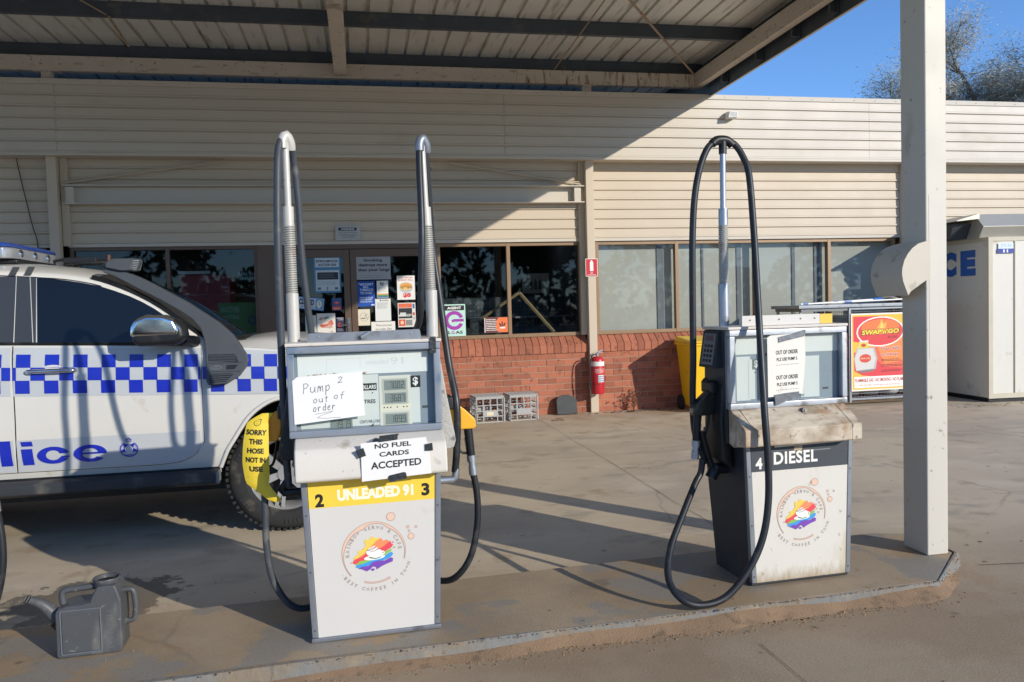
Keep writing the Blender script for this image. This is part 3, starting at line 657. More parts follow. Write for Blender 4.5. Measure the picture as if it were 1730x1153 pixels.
def digits(mb, s_, x0, x1, z0, z1, y):
    """seven-segment figures"""
    seg = {'0': 'abcdef', '1': 'bc', '2': 'abged', '3': 'abgcd', '4': 'fgbc', '5': 'afgcd', '6': 'afgedc', '7': 'abc', '8': 'abcdefg', '9': 'abcdfg'}
    n = sum(1 for ch in s_ if ch != '.'); w_ = (x1-x0)/n; i = 0; t = .09*w_ + .0006
    for ch in s_:
        if ch == '.': mb.rect(x0+i*w_-t*1.1, x0+i*w_+t*.2, z0, z0+t*1.3, y); continue
        a_, b_ = x0+i*w_+w_*.14, x0+(i+1)*w_-w_*.14; zm = (z0+z1)/2
        Q = dict(a=(a_, b_, z1-t, z1), d=(a_, b_, z0, z0+t), g=(a_, b_, zm-t/2, zm+t/2), f=(a_, a_+t, zm, z1), e=(a_, a_+t, z0, zm), b=(b_-t, b_, zm, z1), c=(b_-t, b_, z0, zm))
        for c_ in seg[ch]: mb.rect(*Q[c_], y)
        i += 1
SPR = mat('spring_steel', '#c4c1b8', .4, metal=.3, var=.15, scale=20, dirt='#8a6a4a', damt=.12, dscale=14)
def mast(root, x, v, lean=0.0, m_=STEEL, cap=STEEL):
    zb = 1.262
    def X(z): return x+lean*max(0, (z-1.4))/.75
    q = MB(); q.cyl((x, v, zb), (x, v, 1.475), .0265, n=20); q.cyl((X(1.77), v, 1.765), (X(1.85), v, 1.85), .023, n=20); q.cyl((X(1.85), v, 1.85), (X(2.12), v, 2.13), .0145, n=14)
    q.cyl((x, v, 1.47), (X(1.77), v, 1.77), .017, n=12); o = q.build('hose_mast', root, smooth=40, mt=m_)
    q = MB(); P = []
    K = 30
    for i in range(K*8+1):
        z = 1.472+.296*i/(K*8); t = 2*math.pi*i/8; P.append((X(z)+.0215*math.cos(t), v+.0215*math.sin(t), z))
    q.tube(P, .0042, 5); q.build('spring', o, mt=SPR, smooth=60)
    return X(2.12)
def hose(root, P, r_=.0155, m_=RUB, nm='hose'):
    q = MB(); q.tube(P, r_, 12, smooth=6); return q.build(nm, root, mt=m_, smooth=60)
def nozzle(root, s_, x, z, v, bodym, nm='fuel_nozzle'):
    """s_=+1 hangs on the right side; spout points in and up to the boot"""
    def P(a_, b_): return (x+s_*a_, z+b_)
    q = MB(); pts = [P(-.085, .085), (x+s_*-.055, z+.082), P(-.01, .045), P(.035, .0), P(.038, -.035), P(.028, -.045), P(-.06, -.045), P(-.075, -.02), P(-.085, .03)]
    if s_ < 0: pts = pts[::-1]
    q.py(pts, v-.026, v+.026); o = q.build(nm, root, bev=.011, mt=bodym, segs=3)
    q = MB(); q.tube([(x-s_*.06, v, z+.03), (x-s_*.10, v, z+.07), (x-s_*.14, v, z+.14)], [.014, .012, .010], 10, smooth=3); q.build('spout', o, mt=CHROME, smooth=60)
    q = MB(); q.tube([(x+s_*.002, v, z-.035), (x+s_*.008, v, z-.10), (x+s_*.014, v, z-.175)], [.021, .0195, .0185], 14, smooth=4)
    for i in range(9): q.tube([(x+s_*(.004+i*.001), v, z-.09-i*.009), (x+s_*(.004+i*.001), v, z-.093-i*.009)], .0205, 12)
    q.build('grip', o, mt=BLK, smooth=50)
    q = MB(); q.tube([(x-s_*.06, v, z-.035), (x-s_*.052, v, z-.09), (x-s_*.035, v, z-.15), (x+s_*.005, v, z-.16)], .006, 8, smooth=4); q.build('trigger_guard', o, mt=BLK)
    q = MB(); q.tube([(x+s_*.014, v, z-.17), (x+s_*.016, v, z-.20)], .021, 14); q.tube([(x+s_*.016, v, z-.20), (x+s_*.019, v, z-.222)], .016, 12); q.tube([(x+s_*.019, v, z-.222), (x+s_*.022, v, z-.262)], .0195, 14); q.build('swivel', o, mt=ALU, smooth=40)
    return o
def pump(kind, label, loc, rz):
    d = kind == 'diesel'
    root = thing('fuel_pump', label, 'fuel pump', loc, rz, 'fuel pumps on the island')
    w0, w1, D = .268, .292, .40
    side = BLKS
    # lower cabinet, tapering inward to the foot
    q = MB(); q.hexa([(-w0, .006, .0), (w0, .006, .0), (w0, D-.04, .0), (-w0, D-.04, .0)], [(-w1, .006, .72), (w1, .006, .72), (w1, D+.04, .72), (-w1, D+.04, .72)]); q.build('lower_cabinet', root, bev=.006, mt=side)
    for s_ in (-1, 1):
        q = MB().m(ALUD); a_, b_ = sorted((s_*(w0-.022), s_*(w0+.003))); c_, e_ = sorted((s_*(w1-.022), s_*(w1+.003)))
        q.hexa([(a_, -.006, .018), (b_, -.006, .018), (b_, .02, .018), (a_, .02, .018)], [(c_, -.006, .70), (e_, -.006, .70), (e_, .02, .70), (c_, .02, .70)]); q.build('corner_trim', root, bev=.003)
    if not d: q = MB().m(ALUD).box(-w0-.006, w0+.006, -.012, .03, .0, .0175); q.build('foot_trim', root, bev=.003)
    # printed front panel
    PW = mat('panel_dirty', '#dcd7cb', .45, var=.04, dirt=[('#c4b592', .35, 6, (1, 1, .35)), ('#8a7b5c', .04, 26, None)]) if d else WHT
    if d and 'foot' not in PW:
        # splash grime: patchy, thickest at the foot of the panel
        N = PW.node_tree.nodes; L = PW.node_tree.links; bsdf = N['Principled BSDF']; src = bsdf.inputs['Base Color'].links[0].from_socket
        tc = N.new('ShaderNodeTexCoord'); sx = N.new('ShaderNodeSeparateXYZ'); L.new(tc.outputs['Object'], sx.inputs[0])
        mr = N.new('ShaderNodeMapRange'); mr.inputs[1].default_value = .0; mr.inputs[2].default_value = .16; mr.inputs[3].default_value = 1; mr.inputs[4].default_value = 0; L.new(sx.outputs[2], mr.inputs[0])
        mp = N.new('ShaderNodeMapping'); mp.inputs['Scale'].default_value = (1, 1, .35); L.new(tc.outputs['Object'], mp.inputs[0])
        nz = N.new('ShaderNodeTexNoise'); nz.inputs['Scale'].default_value = 38; nz.inputs['Detail'].default_value = 8; nz.inputs['Roughness'].default_value = .7; L.new(mp.outputs[0], nz.inputs[0])
        pw_ = N.new('ShaderNodeMath'); pw_.operation = 'POWER'; pw_.inputs[1].default_value = 1.7; L.new(mr.outputs[0], pw_.inputs[0])
        ad = N.new('ShaderNodeMath'); ad.operation = 'ADD'; L.new(nz.outputs[0], ad.inputs[0]); L.new(pw_.outputs[0], ad.inputs[1])
        rp = N.new('ShaderNodeMapRange'); rp.inputs[1].default_value = .78; rp.inputs[2].default_value = 1.35; rp.inputs[3].default_value = 0; rp.inputs[4].default_value = .8; L.new(ad.outputs[0], rp.inputs[0])
        mx_ = N.new('ShaderNodeMix'); mx_.data_type = 'RGBA'; L.new(rp.outputs[0], mx_.inputs[0]); L.new(src, mx_.inputs[6]); mx_.inputs[7].default_value = lin('#a08a62'); L.new(mx_.outputs[2], bsdf.inputs['Base Color']); PW['foot'] = 1
    zf, zt = (.018, .685); pw = lambda z: (w0-.0235)+(w1-w0)*z/.72
    HM = mat('slate_header', '#3f454c', .5, var=.08, dirt='#6d7278', damt=.25, dscale=8, streak=(.4, 1, 3)) if d else mat('yellow_header', '#f4cf45', .5, var=.04)
    zh = .56 if d else .568
    q = MB().m(PW); q.hexa([(-pw(zf), -.0035, zf), (pw(zf), -.0035, zf), (pw(zf), .006, zf), (-pw(zf), .006, zf)], [(-pw(zh), -.0035, zh), (pw(zh), -.0035, zh), (pw(zh), .006, zh), (-pw(zh), .006, zh)])
    q.m(HM); q.hexa([(-pw(zh), -.004, zh), (pw(zh), -.004, zh), (pw(zh), .006, zh), (-pw(zh), .006, zh)], [(-pw(zt), -.004, zt), (pw(zt), -.004, zt), (pw(zt), .006, zt), (-pw(zt), .006, zt)])
    if False:
        # grime run along the foot of the panel
        q.m(ink('#ae9668'))
        for i in range(46):
            x = random.uniform(-.235, .235); h_ = random.uniform(.004, .03)*(1.6 if x < .08 else .6); wd_ = random.uniform(.002, .010); q.poly([(x-wd_, zf+.002), (x+wd_, zf+.002), (x+wd_*.4, zf+h_), (x-wd_*.3, zf+h_*.8)], -.0038-i*.00002)
    fp = q.build('front_panel', root)
    q = MB()
    if d:
        q.m(ink('#f0efe9')).text('DIESEL', -.145, .095, .588, .650, -.0048, bold=.032, space=1.1, keep=False, shear=.0); q.text('4', -.243, -.207, .572, .628, -.0048, bold=.04)
        q.m(mat('masking', '#b9a88a', .7)).poly([(-.035, .65), (.01, .652), (.012, .676), (-.03, .68)], -.0052)
        q.m(mat('scuff', '#7c838b', .7)).poly([(-.03, .640), (.17, .645), (.165, .65), (-.01, .648)], -.0046)
        q.m(mat('chip', '#d9d3c4', .7)).poly([(-.14, .672), (.23, .678), (.23, .684), (-.14, .684)], -.0046)
    else:
        q.m(ink('#fbf4dc')).text('UNLEADED 91', -.147, .173, .590, .640, -.0048, bold=.055); 
        q.m(INK).text('2', -.238, -.202, .572, .628, -.0048, bold=.045); q.text('3', .208, .243, .585, .640, -.0048, bold=.045)
    q.build('lettering', fp)
    q = MB(); logo(q, (.0 if not d else .005), (.352 if not d else .333), 1/2874.0, -.004); q.build('cafe_badge', fp)
    # projecting hood
    h = MB()
    pr = [(.05, .862), (.0, .858), (-.075, .828), (-.098, .79), (-.103, .705), (-.09, .695), (.03, .690), (.05, .70)] if not d else [(.05, .868), (.028, .862), (-.098, .785), (-.106, .778), (-.106, .706), (-.10, .700), (.03, .690), (.05, .70)]
    hx = -.040 if d else 0; h.px(pr, hx-.312, hx+.312); ho = h.build('hood', root, bev=.012 if not d else .006, mt=(CRM if not d else CRMD), segs=3)
    if d:
        for x_ in (hx-.262, hx+.262): sm = MB(); sm.px([(a_-.0018*(1 if b_ > .70 else 0), b_+(.0016 if b_ > .76 else -.001)) for a_, b_ in pr], x_-.0035, x_+.0035); sm.build('hood_seam', ho, mt=CRMD)
        tr_ = MB(); tr_.box(hx-.31, .29, -.004, .02, .686, .699); tr_.build('hood_lower_trim', ho, mt=CRMD)
    sr = MB()
    for z_ in (.05, .30, .54):
        for s_ in (-1, 1): x_ = s_*(w0+(w1-w0)*z_/.72-.010); sr.cyl((x_, -.0062, z_), (x_, -.0078, z_), .0042, n=8)
    sr.build('trim_screws', root, mt=mat('screw_dark', '#5e6064', .5, metal=.4))
    lk = MB(); zl, vl = (.842, -.062) if not d else (.842, -.012)
    lk.cyl((.02, vl+.02, zl), (.02, vl-.008, zl+.004), .014, n=16); lk.cyl((.02, vl-.008, zl+.004), (.02, vl-.012, zl+.005), .006, n=10); lk.build('lock', ho, mt=mat('lock_grey', '#6d6a64', .5, metal=.3), smooth=40)
    # upper display box
    DU = .28 if d else .40
    xo = -.01 if not d else -.034
    bx = .322; q = MB(); q.hexa([(xo-bx+.01, .072, .69), (xo+bx-.01, .072, .69), (xo+bx-.01, DU+.03, .69), (xo-bx+.01, DU+.03, .69)], [(xo-bx, .072, 1.245), (xo+bx, .072, 1.245), (xo+bx, DU, 1.245), (xo-bx, DU, 1.245)])
    q.build('upper_cabinet', root, bev=.005, mt=side)
    q = MB(); q.box(xo-bx-.006, xo+bx+.006, .02, DU+.01, 1.247, 1.262); q.build('top_lid', root, mt=CRM, bev=.004)
    q = MB(); z0, z1, fw = .862, 1.246, .030
    q.box(xo-bx, xo+bx, .022, .055, z0, z0+fw); q.box(xo-bx, xo+bx, .022, .055, z1-fw, z1); q.box(xo-bx, xo-bx+fw, .0215, .055, z0+fw, z1-fw); q.box(xo+bx-fw, xo+bx, .0215, .055, z0+fw, z1-fw)
    q.build('display_frame', root, bev=.004, mt=ALU if d else mat('alu_sky_tint', '#949ca6', .4, metal=.5, var=.2, scale=9, dirt='#5f7d99', damt=.15, dscale=8))  # blue patches in the unleaded frame colour stand in for sky reflections
    # dial face
    q = MB().m(mat('dial_grey', '#8e9aa4', .6)); q.box(xo-bx+.003, xo+bx-.003, .062, .071, z0+.003, z1-.003)
    pale = ink('#dfe1dc'); lcd = mat('lcd', '#8a948f', .35); seg = ink('#262d2d'); iv = ink('#e3e1d3')
    y = .061; q.m(pale)
    if not d:
        q.rect(-.285, .045, .895, 1.115, y); q.rect(.182, .222, .895, 1.060, y); q.m(ink('#f1f0eb')).rect(-.29, .262, 1.118, 1.208, y-.001)
        q.m(ink('#dedfdb')).line([(-.17, 1.135), (-.17, 1.185), (-.03, 1.188), (-.03, 1.14)], .0015, y-.0015); q.text('91', .10, .155, 1.155, 1.185, y-.0015); q.text('unleaded', -.005, .09, 1.158, 1.18, y-.0015)
        q.m(ink('#8a5c36'))
        for i in range(26): x = random.uniform(-.27, -.02); q.poly([(x, 1.117+random.uniform(-.004, .004)), (x+random.uniform(.008, .035), 1.119), (x+random.uniform(.005, .03), 1.123+random.uniform(0, .006))], y-.0016-i*.00001)
        q.m(iv).rect(.047, .186, .888, 1.106, y-.001)
        for (s1, a_, b_, c_, e_) in (('70.02', .068, .162, 1.043, 1.086), ('36.87', .070, .163, .986, 1.030), ('189.9', .070, .165, .895, .939)):
            q.m(ink('#c5c4b8')).rect(a_-.010, b_+.008, c_-.006, e_+.007, y-.0014); q.m(lcd).rect(a_, b_, c_, e_, y-.0018); q.m(seg); digits(q, s1, a_+.022, b_-.006, c_+.007, e_-.007, y-.0022)
        q.m(ink('#efe7cf')).rect(.052, .183, .955, .981, y-.0014); q.m(INK)
        for x in (.066, .080, .094, .122, .150, .164): q.disc(x, .968, .0032, y=y-.0018, n=10)
        q.m(lcd).rect(-.163, -.071, .886, .928, y-.0018); q.m(seg); digits(q, '191.9', -.145, -.077, .892, .922, y-.0022)
        q.m(INK).rect(-.045, .037, 1.046, 1.077, y-.001); q.m(ink('#f2f2ee')).text('DOLLARS', -.042, .034, 1.052, 1.070, y-.0015, bold=.03)
        q.m(INK).text('LITRES', -.035, .030, .990, 1.007, y-.001, bold=.02); q.text('CENTS PER LITRE', -.040, .045, .905, .918, y-.001); q.disc(.018, 1.035, .003, y=y-.001, n=8)
        q.rect(.183, .226, 1.050, 1.101, y-.0012); q.m(ink('#f2f2ee')).text('$', .193, .216, 1.056, 1.095, y-.0016, bold=.03)
        q.m(ink('#444a50')).rect(.232, .257, .957, .968, y-.001); q.m(ink('#3c3f3c')).poly([(-.02, .883), (.012, .897), (.02, .904), (.016, .89)], y-.0025)
    else:
        q.m(ink('#e6e6e0')).rect(-.305, .27, 1.125, 1.212, y-.001); q.m(pale).rect(-.30, -.225, .90, 1.115, y); q.m(ink('#dde1dc')).rect(-.235, -.20, .905, 1.10, y-.001)
        q.m(pale).rect(-.165, -.05, .90, 1.115, y); q.rect(.05, .155, .90, 1.105, y-.001); q.m(ink('#5a646c')).rect(-.215, -.172, 1.05, 1.10, y-.001); q.m(ink('#e8eae6')).text('$', -.205, -.182, 1.055, 1.095, y-.0015, bold=.03)
        q.m(INK).rect(.038, .062, 1.045, 1.068, y-.0013); q.text('LITRE', .03, .07, .905, .916, y-.0015); q.m(ink('#444a50')).rect(.175, .205, .935, .945, y-.001); q.m(INK).disc(-.20, 1.035, .004, y=y-.001, n=8)
    q.build('dial_face', root)
    q = MB(); q.add([(xo-bx+fw-.004, .045, z0+fw-.004), (xo+bx-fw+.004, .045, z0+fw-.004), (xo+bx-fw+.004, .045, z1-fw+.004), (xo-bx+fw-.004, .045, z1-fw+.004)], [(0, 1, 2, 3)]); q.build('display_glass', root, mt=glass('dial_glass', '#f2f6f5', .02))
    # flashing strip on top
    q = MB().m(ALUD if not d else WHT)
    if not d:
        q.poly([(-.248, 1.262), (.245, 1.262), (.235, 1.302), (-.240, 1.298)], .12); q.box(-.246, .24, .121, .15, 1.262, 1.295); q.m(ALU); q.cyl((-.02, .11, 1.275), (.012, .11, 1.293), .008, n=8)
        for x in (-.2, .0, .2): q.cyl((x, .1195, 1.285), (x, .116, 1.285), .004, n=8)
        q.m(TAPE).box(.268, .294, .014, .0215, 1.20, 1.27)
    else:
        q.box(-.243, .19, .10, .13, 1.262, 1.312); q.m(mat('yellow_strip', '#e9c046', .5)).box(.191, .262, .10, .129, 1.262, 1.31); q.m(ink('#55524c'))
        for x in (-.2, -.04, .08, .16): q.cyl((x, .0995, 1.29), (x, .097, 1.29), .004, n=8)
    q.build('top_flashing', root, bev=.0 if not d else .002)
    # nozzle boots down both sides
    BT = mat('boot_speckled', '#b5b3ab', .7, var=.15, scale=30, bump=.5, bscale=80, dirt='#77756e', damt=.3, dscale=25)
    for s_ in ((-1, 1) if not d else (-1,)):
        o_ = MB(); pts = [(s_*.312, 1.235), (s_*.325, 1.16), (s_*.345, 1.02), (s_*.383, .80), (s_*.372, .765), (s_*.30, .75)]
        if d: pts = [(s_*.312, 1.06), (s_*.335, 1.03), (s_*.352, .98), (s_*.368, .80), (s_*.36, .60), (s_*.30, .56)]
        if s_ > 0: pts = pts[::-1]
        o_.py(pts, .10, .32 if not d else .27); b_ = o_.build('nozzle_boot', root, bev=.012, mt=(BLK if (d or s_ < 0) else BT))  # left unleaded boot: its shade is put into the colour as black
        q = MB(); q.box(*sorted((s_*.345, s_*.385)), .15, .27, .93, .99); q.build('boot_mouth', b_, mt=BLK, bev=.008)
    if d:
        kp = MB(); M_ = Matrix.Translation((-.368, .13, 1.15)) @ Matrix.Rotation(R(0), 4, 'Z'); kp.M = M_
        kp.m(BLKS).hexa([(-.025, -.02, -.09), (.02, -.02, -.09), (.02, .14, -.09), (-.025, .14, -.09)], [(.005, -.02, .09), (.025, -.02, .09), (.025, .14, .09), (.005, .14, .09)])
        def KF(y_, z_): return (-.0262+.03*(z_+.09)/.18, y_, z_)
        kp.m(mat('keypad_plate', '#8f9398', .4, metal=.4)); kp.add([KF(.0, -.075), KF(.12, -.075), KF(.12, .078), KF(.0, .078)], [(0, 1, 2, 3)])
        kp.m(mat('keypad_screen', '#7c5f62', .3)); kp.M = M_ @ Matrix.Translation((-.001, 0, 0)); kp.add([KF(.02, .042), KF(.10, .042), KF(.10, .07), KF(.02, .07)], [(0, 1, 2, 3)])
        kp.m(INK)
        for i in range(3):
            for k in range(4): kp.add([KF(.018+i*.032, -.062+k*.024), KF(.04+i*.032, -.062+k*.024), KF(.04+i*.032, -.048+k*.024), KF(.018+i*.032, -.048+k*.024)], [(0, 1, 2, 3)])
        kp.build('keypad', root, bev=0)
        q = MB(); q.cyl((-.27, .2, .545), (-.37, .2, .545), .028, n=16); q.cyl((-.34, .2, .56), (-.375, .2, .50), .03, n=14); q.build('pipe_elbow', root, mt=BLK, smooth=40)
        q = MB(); q.tube([(-.42, .2, .74), (-.40, .2, .66), (-.37, .2, .56)], .016, 10, smooth=4); q.build('swivel_arm', root, mt=BLK)
        X = mast(root, -.285, .2, .008, ALU)
        nozzle(root, -1, -.437, .865, .2, mat('nozzle_dark', '#2d2e26', .25, var=.2, coat=.4))
        q = MB(); q.tube([(-.375, .2, .96), (-.392, .2, 1.005), (-.41, .2, .985)], .006, 6, smooth=3); q.build('hanger_hook', root, mt=BLK)
        hose(root, [(-.418, .2, .60), (-.424, .2, .55), (-.434, .2, .52), (-.472, .18, .479), (-.577, .1, .359), (-.693, 0, .226), (-.748, -.1, .12), (-.716, -.18, .05), (-.626, -.2, .026), (-.508, -.2, .055), (-.391, -.19, .165), (-.315, -.18, .297), (-.278, -.17, .457), (-.270, -.16, .647), (-.272, -.14, .863), (-.250, -.08, 1.133), (-.216, 0, 1.411), (-.182, .08, 1.7), (-.162, .15, 1.999), (-.176, .18, 2.10), (-.215, .2, 2.17), (X, .2, 2.183)], .0165)
        hose(root, [(X, .2, 2.183), (-.348, .2, 2.16), (-.398, .2, 2.063), (-.432, .2, 1.917), (-.449, .2, 1.714), (-.455, .2, 1.42), (-.455, .205, 1.12), (-.45, .23, .90), (-.43, .25, .72), (-.385, .22, .57)], .0165)
        q = MB(); q.tube([(-.225, .2, 2.165), (-.25, .2, 2.185), (X, .2, 2.19), (-.31, .2, 2.187), (-.335, .2, 2.168)], .0215, 12, smooth=3); q.cyl((X, .2, 2.12), (X, .2, 2.18), .020, n=12); q.build('hose_saddle', root, mt=BLK, smooth=60)
        return root
    for s_ in (-1, 1):
        xm = .305*s_; X = mast(root, xm, .2, -.022 if s_ > 0 else -.004, STEEL)
        m2 = RUBG if s_ < 0 else RUB
        q = MB(); q.tube([(X-.012, .19, 2.10), (X-.010, .192, 2.135), (X+.004, .2, 2.158), (X+.02, .21, 2.13), (X+.022, .22, 2.10)], [.020, .022, .023, .021, .020], 12, smooth=3); q.build('hose_saddle', root, mt=STEEL if s_ < 0 else ALUD, smooth=60)
        # riser from the elbow in front of the mast, and the delivery hose behind
        if s_ < 0:
            hose(root, [(-.352, .18, .63), (-.357, .16, .9), (-.356, .14, 1.3), (-.352, .12, 1.7), (X-.034, .15, 2.0), (X-.026, .175, 2.10), (X-.012, .19, 2.14)], .0165, m2)
            hose(root, [(X+.008, .2, 2.15), (X+.018, .245, 2.135), (X+.030, .305, 2.06), (X+.042, .335, 1.88), (-.262, .36, 1.65), (-.246, .39, 1.42), (-.232, .43, 1.27), (-.225, .46, 1.14), (-.19, .47, .9), (-.16, .48, .5), (-.12, .44, .18), (-.20, .34, .075), (-.30, .26, .055), (-.375, .22, .10), (-.435, .2, .22), (-.455, .2, .36), (-.456, .2, .48), (-.455, .2, .60), (-.455, .2, .64)], .0155, m2)
        else:
            hose(root, [(.385, .18, .64), (.395, .17, .75), (.40, .165, .95), (.378, .23, 1.15), (.352, .27, 1.45), (.328, .29, 1.70), (X+.026, .24, 1.98), (X+.012, .21, 2.12)], .0165, m2)
            hose(root, [(X-.008, .2, 2.14), (X-.016, .18, 2.05), (.262, .12, 1.74), (.252, .13, 1.50), (.247, .17, 1.36), (.243, .31, 1.292), (.240, .45, 1.23), (.236, .47, 1.05), (.22, .47, .7), (.16, .47, .25), (.22, .38, .115), (.32, .28, .105), (.385, .22, .14), (.45, .2, .235), (.485, .2, .38), (.488, .2, .52), (.47, .2, .64)], .0155, m2)
        q = MB(); q.tube([(.28*s_, .18, .605), (.375*s_, .18, .605), (.388*s_, .18, .615), (.39*s_ if s_ > 0 else -.355, .18, .655)], .017, 12); q.build('pipe_elbow', root, mt=(ALU if s_ > 0 else BLK), smooth=50)
        nozzle(root, s_, .452*s_, .878, .2, mat('amber_nozzle', '#efb12a', .4, var=.06) if s_ > 0 else mat('orange_nozzle', '#f0a01c', .4, var=.06))
    return root
IA = .0436
def isl_pt(x, y, z=.065): return (x, y, z)
p23 = pump('unleaded', 'white unleaded pump with yellow header band, two hoses and paper notices taped on', (.016, 3.36, .067), IA)
p45 = pump('diesel', 'weathered diesel pump with slate header, grimy hood and one long hose looping in front', (2.077, 3.473, .067), IA)
p01 = copy_thing(p23, (-1.955, 3.27, .067), 'pump mostly beyond the left edge of the view, only its right-hand hose loop showing')
# ---- papers and tape on the pumps
def on(px, name, label, cat, y, group=None):
    """empty-free sheet placed in the pump's frame"""
    mb = MB(); mb.M = Matrix.Translation(px.location) @ Matrix.Rotation(IA, 4, 'Z'); return mb
def sheet(mb, pts, y, z_=None, t=.0012, m_=PAPER):
    mb.m(m_); n = len(pts); ar = sum(pts[i][0]*pts[(i+1) % n][1]-pts[(i+1) % n][0]*pts[i][1] for i in range(n)); pts = pts if ar > 0 else pts[::-1]
    mb.py(pts, y, y+t)
m1 = on(p23, '', '', '', 0)
sheet(m1, [(-.312, 1.105), (-.292, 1.121), (-.023, 1.133), (-.022, 1.02), (-.018, .945), (-.309, .922)], .018); m1.m(ink('#55565e'))
HW = {'P': [[(.1, 0), (.15, .5), (.1, 1), (.5, 1.02), (.75, .8), (.5, .55), (.15, .5)]], 'u': [[(0, .6), (.05, .15), (.3, 0), (.6, .2), (.62, .6), (.65, .1), (.75, 0)]], 'm': [[(0, 0), (.02, .6), (.03, .4), (.25, .6), (.35, .05), (.38, .45), (.6, .6), (.72, 0)]], 'p': [[(.05, .6), (.08, -.4), (.08, .5), (.4, .62), (.6, .35), (.35, .05), (.1, .1)]],
      '2': [[(.05, .75), (.3, 1), (.6, .8), (.4, .4), (.05, 0), (.7, .08)]], 'o': [[(.35, .6), (.05, .4), (.1, .05), (.45, 0), (.65, .3), (.5, .58), (.3, .6)]], 't': [[(.3, .95), (.28, .1), (.45, 0)], [(.05, .6), (.6, .65)]], 'f': [[(.65, .95), (.35, .95), (.28, .5), (.25, -.1)], [(.05, .5), (.55, .55)]], 'r': [[(.05, .6), (.1, 0), (.12, .4), (.4, .62), (.55, .5)]], 'd': [[(.55, .5), (.2, .55), (.05, .2), (.3, 0), (.6, .2), (.62, 1), (.6, .1), (.7, 0)]], 'e': [[(.05, .3), (.55, .38), (.4, .62), (.1, .5), (.1, .12), (.35, 0), (.65, .12)]]}
def scrawl(mb, word, x, z, w_, h_, slope, y, pen=.0022):
    for i, ch in enumerate(word):
        for st_ in HW[ch]: mb.line([(x+(i+a_*.95)*w_+.1*b_*w_, z+b_*h_+(i+a_)*w_*slope+random.uniform(-.0008, .0008)) for a_, b_ in st_], pen, y)
        y -= .00004
for (t_, x_, z_, w_, h_) in (('Pump', -.272, 1.050, .031, .040), ('2', -.128, 1.088, .030, .026), ('out', -.230, 1.008, .023, .028), ('of', -.146, 1.022, .026, .026), ('order', -.232, .972, .0195, .030)): scrawl(m1, t_, x_, z_, w_, h_, .07, .0172)
m1.line([(-.155, .968), (-.205, .953), (-.215, .945), (-.18, .942), (-.12, .943)], .0014, .0172); m1.line([(-.226, .961), (-.15, .971)], .0014, .0172)
tag(m1.build('handwritten_notice'), 'white handwritten sheet saying Pump 2 out of order on the unleaded pump display', 'notice')
m1 = on(p23, '', '', '', 0); sheet(m1, [(-.046, .846), (.222, .856), (.236, .800), (.241, .702), (-.046, .688)], -.108, t=.001); m1.m(INK)
m1.text('NO FUEL', .010, .160, .822, .842, -.1086, bold=.028, slope=.03); m1.text('CARDS', .028, .150, .787, .807, -.1086, bold=.028, slope=.03); m1.text('ACCEPTED', -.008, .200, .738, .768, -.1086, bold=.028, slope=.03)
m1.m(TAPE)
for P_ in ([(.027, .847), (.104, .853), (.106, .872), (.112, .873), (.108, .878), (.030, .873)], [(-.068, .818), (-.036, .828), (-.026, .795), (-.056, .786)], [(.216, .826), (.248, .830), (.250, .800), (.246, .797), (.216, .798)], [(.058, .690), (.065, .706), (.125, .716), (.134, .713), (.138, .694), (.134, .688), (.068, .678)]): sheet(m1, P_, -.112, t=.0015, m_=TAPE)
tag(m1.build('paper_notice'), 'white sheet reading NO FUEL CARDS ACCEPTED held by black tape on the pump hood', 'notice')
m1 = on(p45, '', '', '', 0); OC = mat('aged_paper', '#ece8dc', .7, var=.04, dirt='#b98a55', damt=.04, dscale=9)
sheet(m1, [(-.158, 1.205), (-.14, 1.215), (.047, 1.222), (.05, 1.10), (.043, 1.02), (.030, .925), (-.156, .915)], .017, m_=OC); m1.m(INK)
for (t_, a_, b_, c_, e_) in (('OUT OF ORDER', -.112, .008, 1.122, 1.142), ('PLZ USE PUMP 5', -.108, .004, 1.090, 1.106), ('OUT OF ORDER', -.112, .008, 1.000, 1.020), ('PLZ USE PUMP 5', -.108, .004, .968, .984)): m1.text(t_, a_, b_, c_, e_, .0164, bold=.025, slope=.03)
for z_ in (1.068, .946):
    for i in range(14): m1.rect(-.112+i*.009, -.107+i*.009, z_+i*.0003, z_+.002+i*.0003, .0164)
sheet(m1, [(-.098, 1.178), (-.04, 1.19), (.042, 1.205), (.052, 1.23), (.045, 1.238), (-.04, 1.216), (-.10, 1.205)], .014, t=.002, m_=DUCT); sheet(m1, [(-.125, .925), (-.118, .872), (-.02, .905), (.012, .903), (.010, .936), (-.06, .932)], .013, t=.002, m_=DUCT)
tag(m1.build('paper_notice'), 'aged sheet reading OUT OF ORDER PLZ USE PUMP 5 taped over the diesel display', 'notice')
# ---- yellow tag slipped over the dead hose
TY = mat('yellow_tag', '#e8cc3a', .55, var=.06)
def bend(v):  # u across (x), z along; curls away at its sides
    z = v.z; k = (z-.77)/.2
    xc = -.452-.028*math.cos((z-.76)*6.2)+(.045 if z > .93 else 0)*(z-.93)/.04+max(0, .66-z)*.75
    return Vector((xc+v.x, .125+v.y+.9*(v.x)**2*6+.02*k*k, z))
RZ = Matrix.Translation(p23.location) @ Matrix.Rotation(IA, 4, 'Z')
tgm = MB(fn=lambda v: RZ @ bend(v)); tgm.m(TY); V = []; F = []
zs = [.575+i*.0125 for i in range(32)]
def hw_(z): return interp(z, [(.575, .010), (.585, .026), (.61, .030), (.64, .036), (.68, .050), (.75, .055), (.85, .052), (.92, .045), (.955, .030), (.965, .02)])
for z in zs:
    for k in range(9): V.append((hw_(z)*(-1+k/4), 0, z))
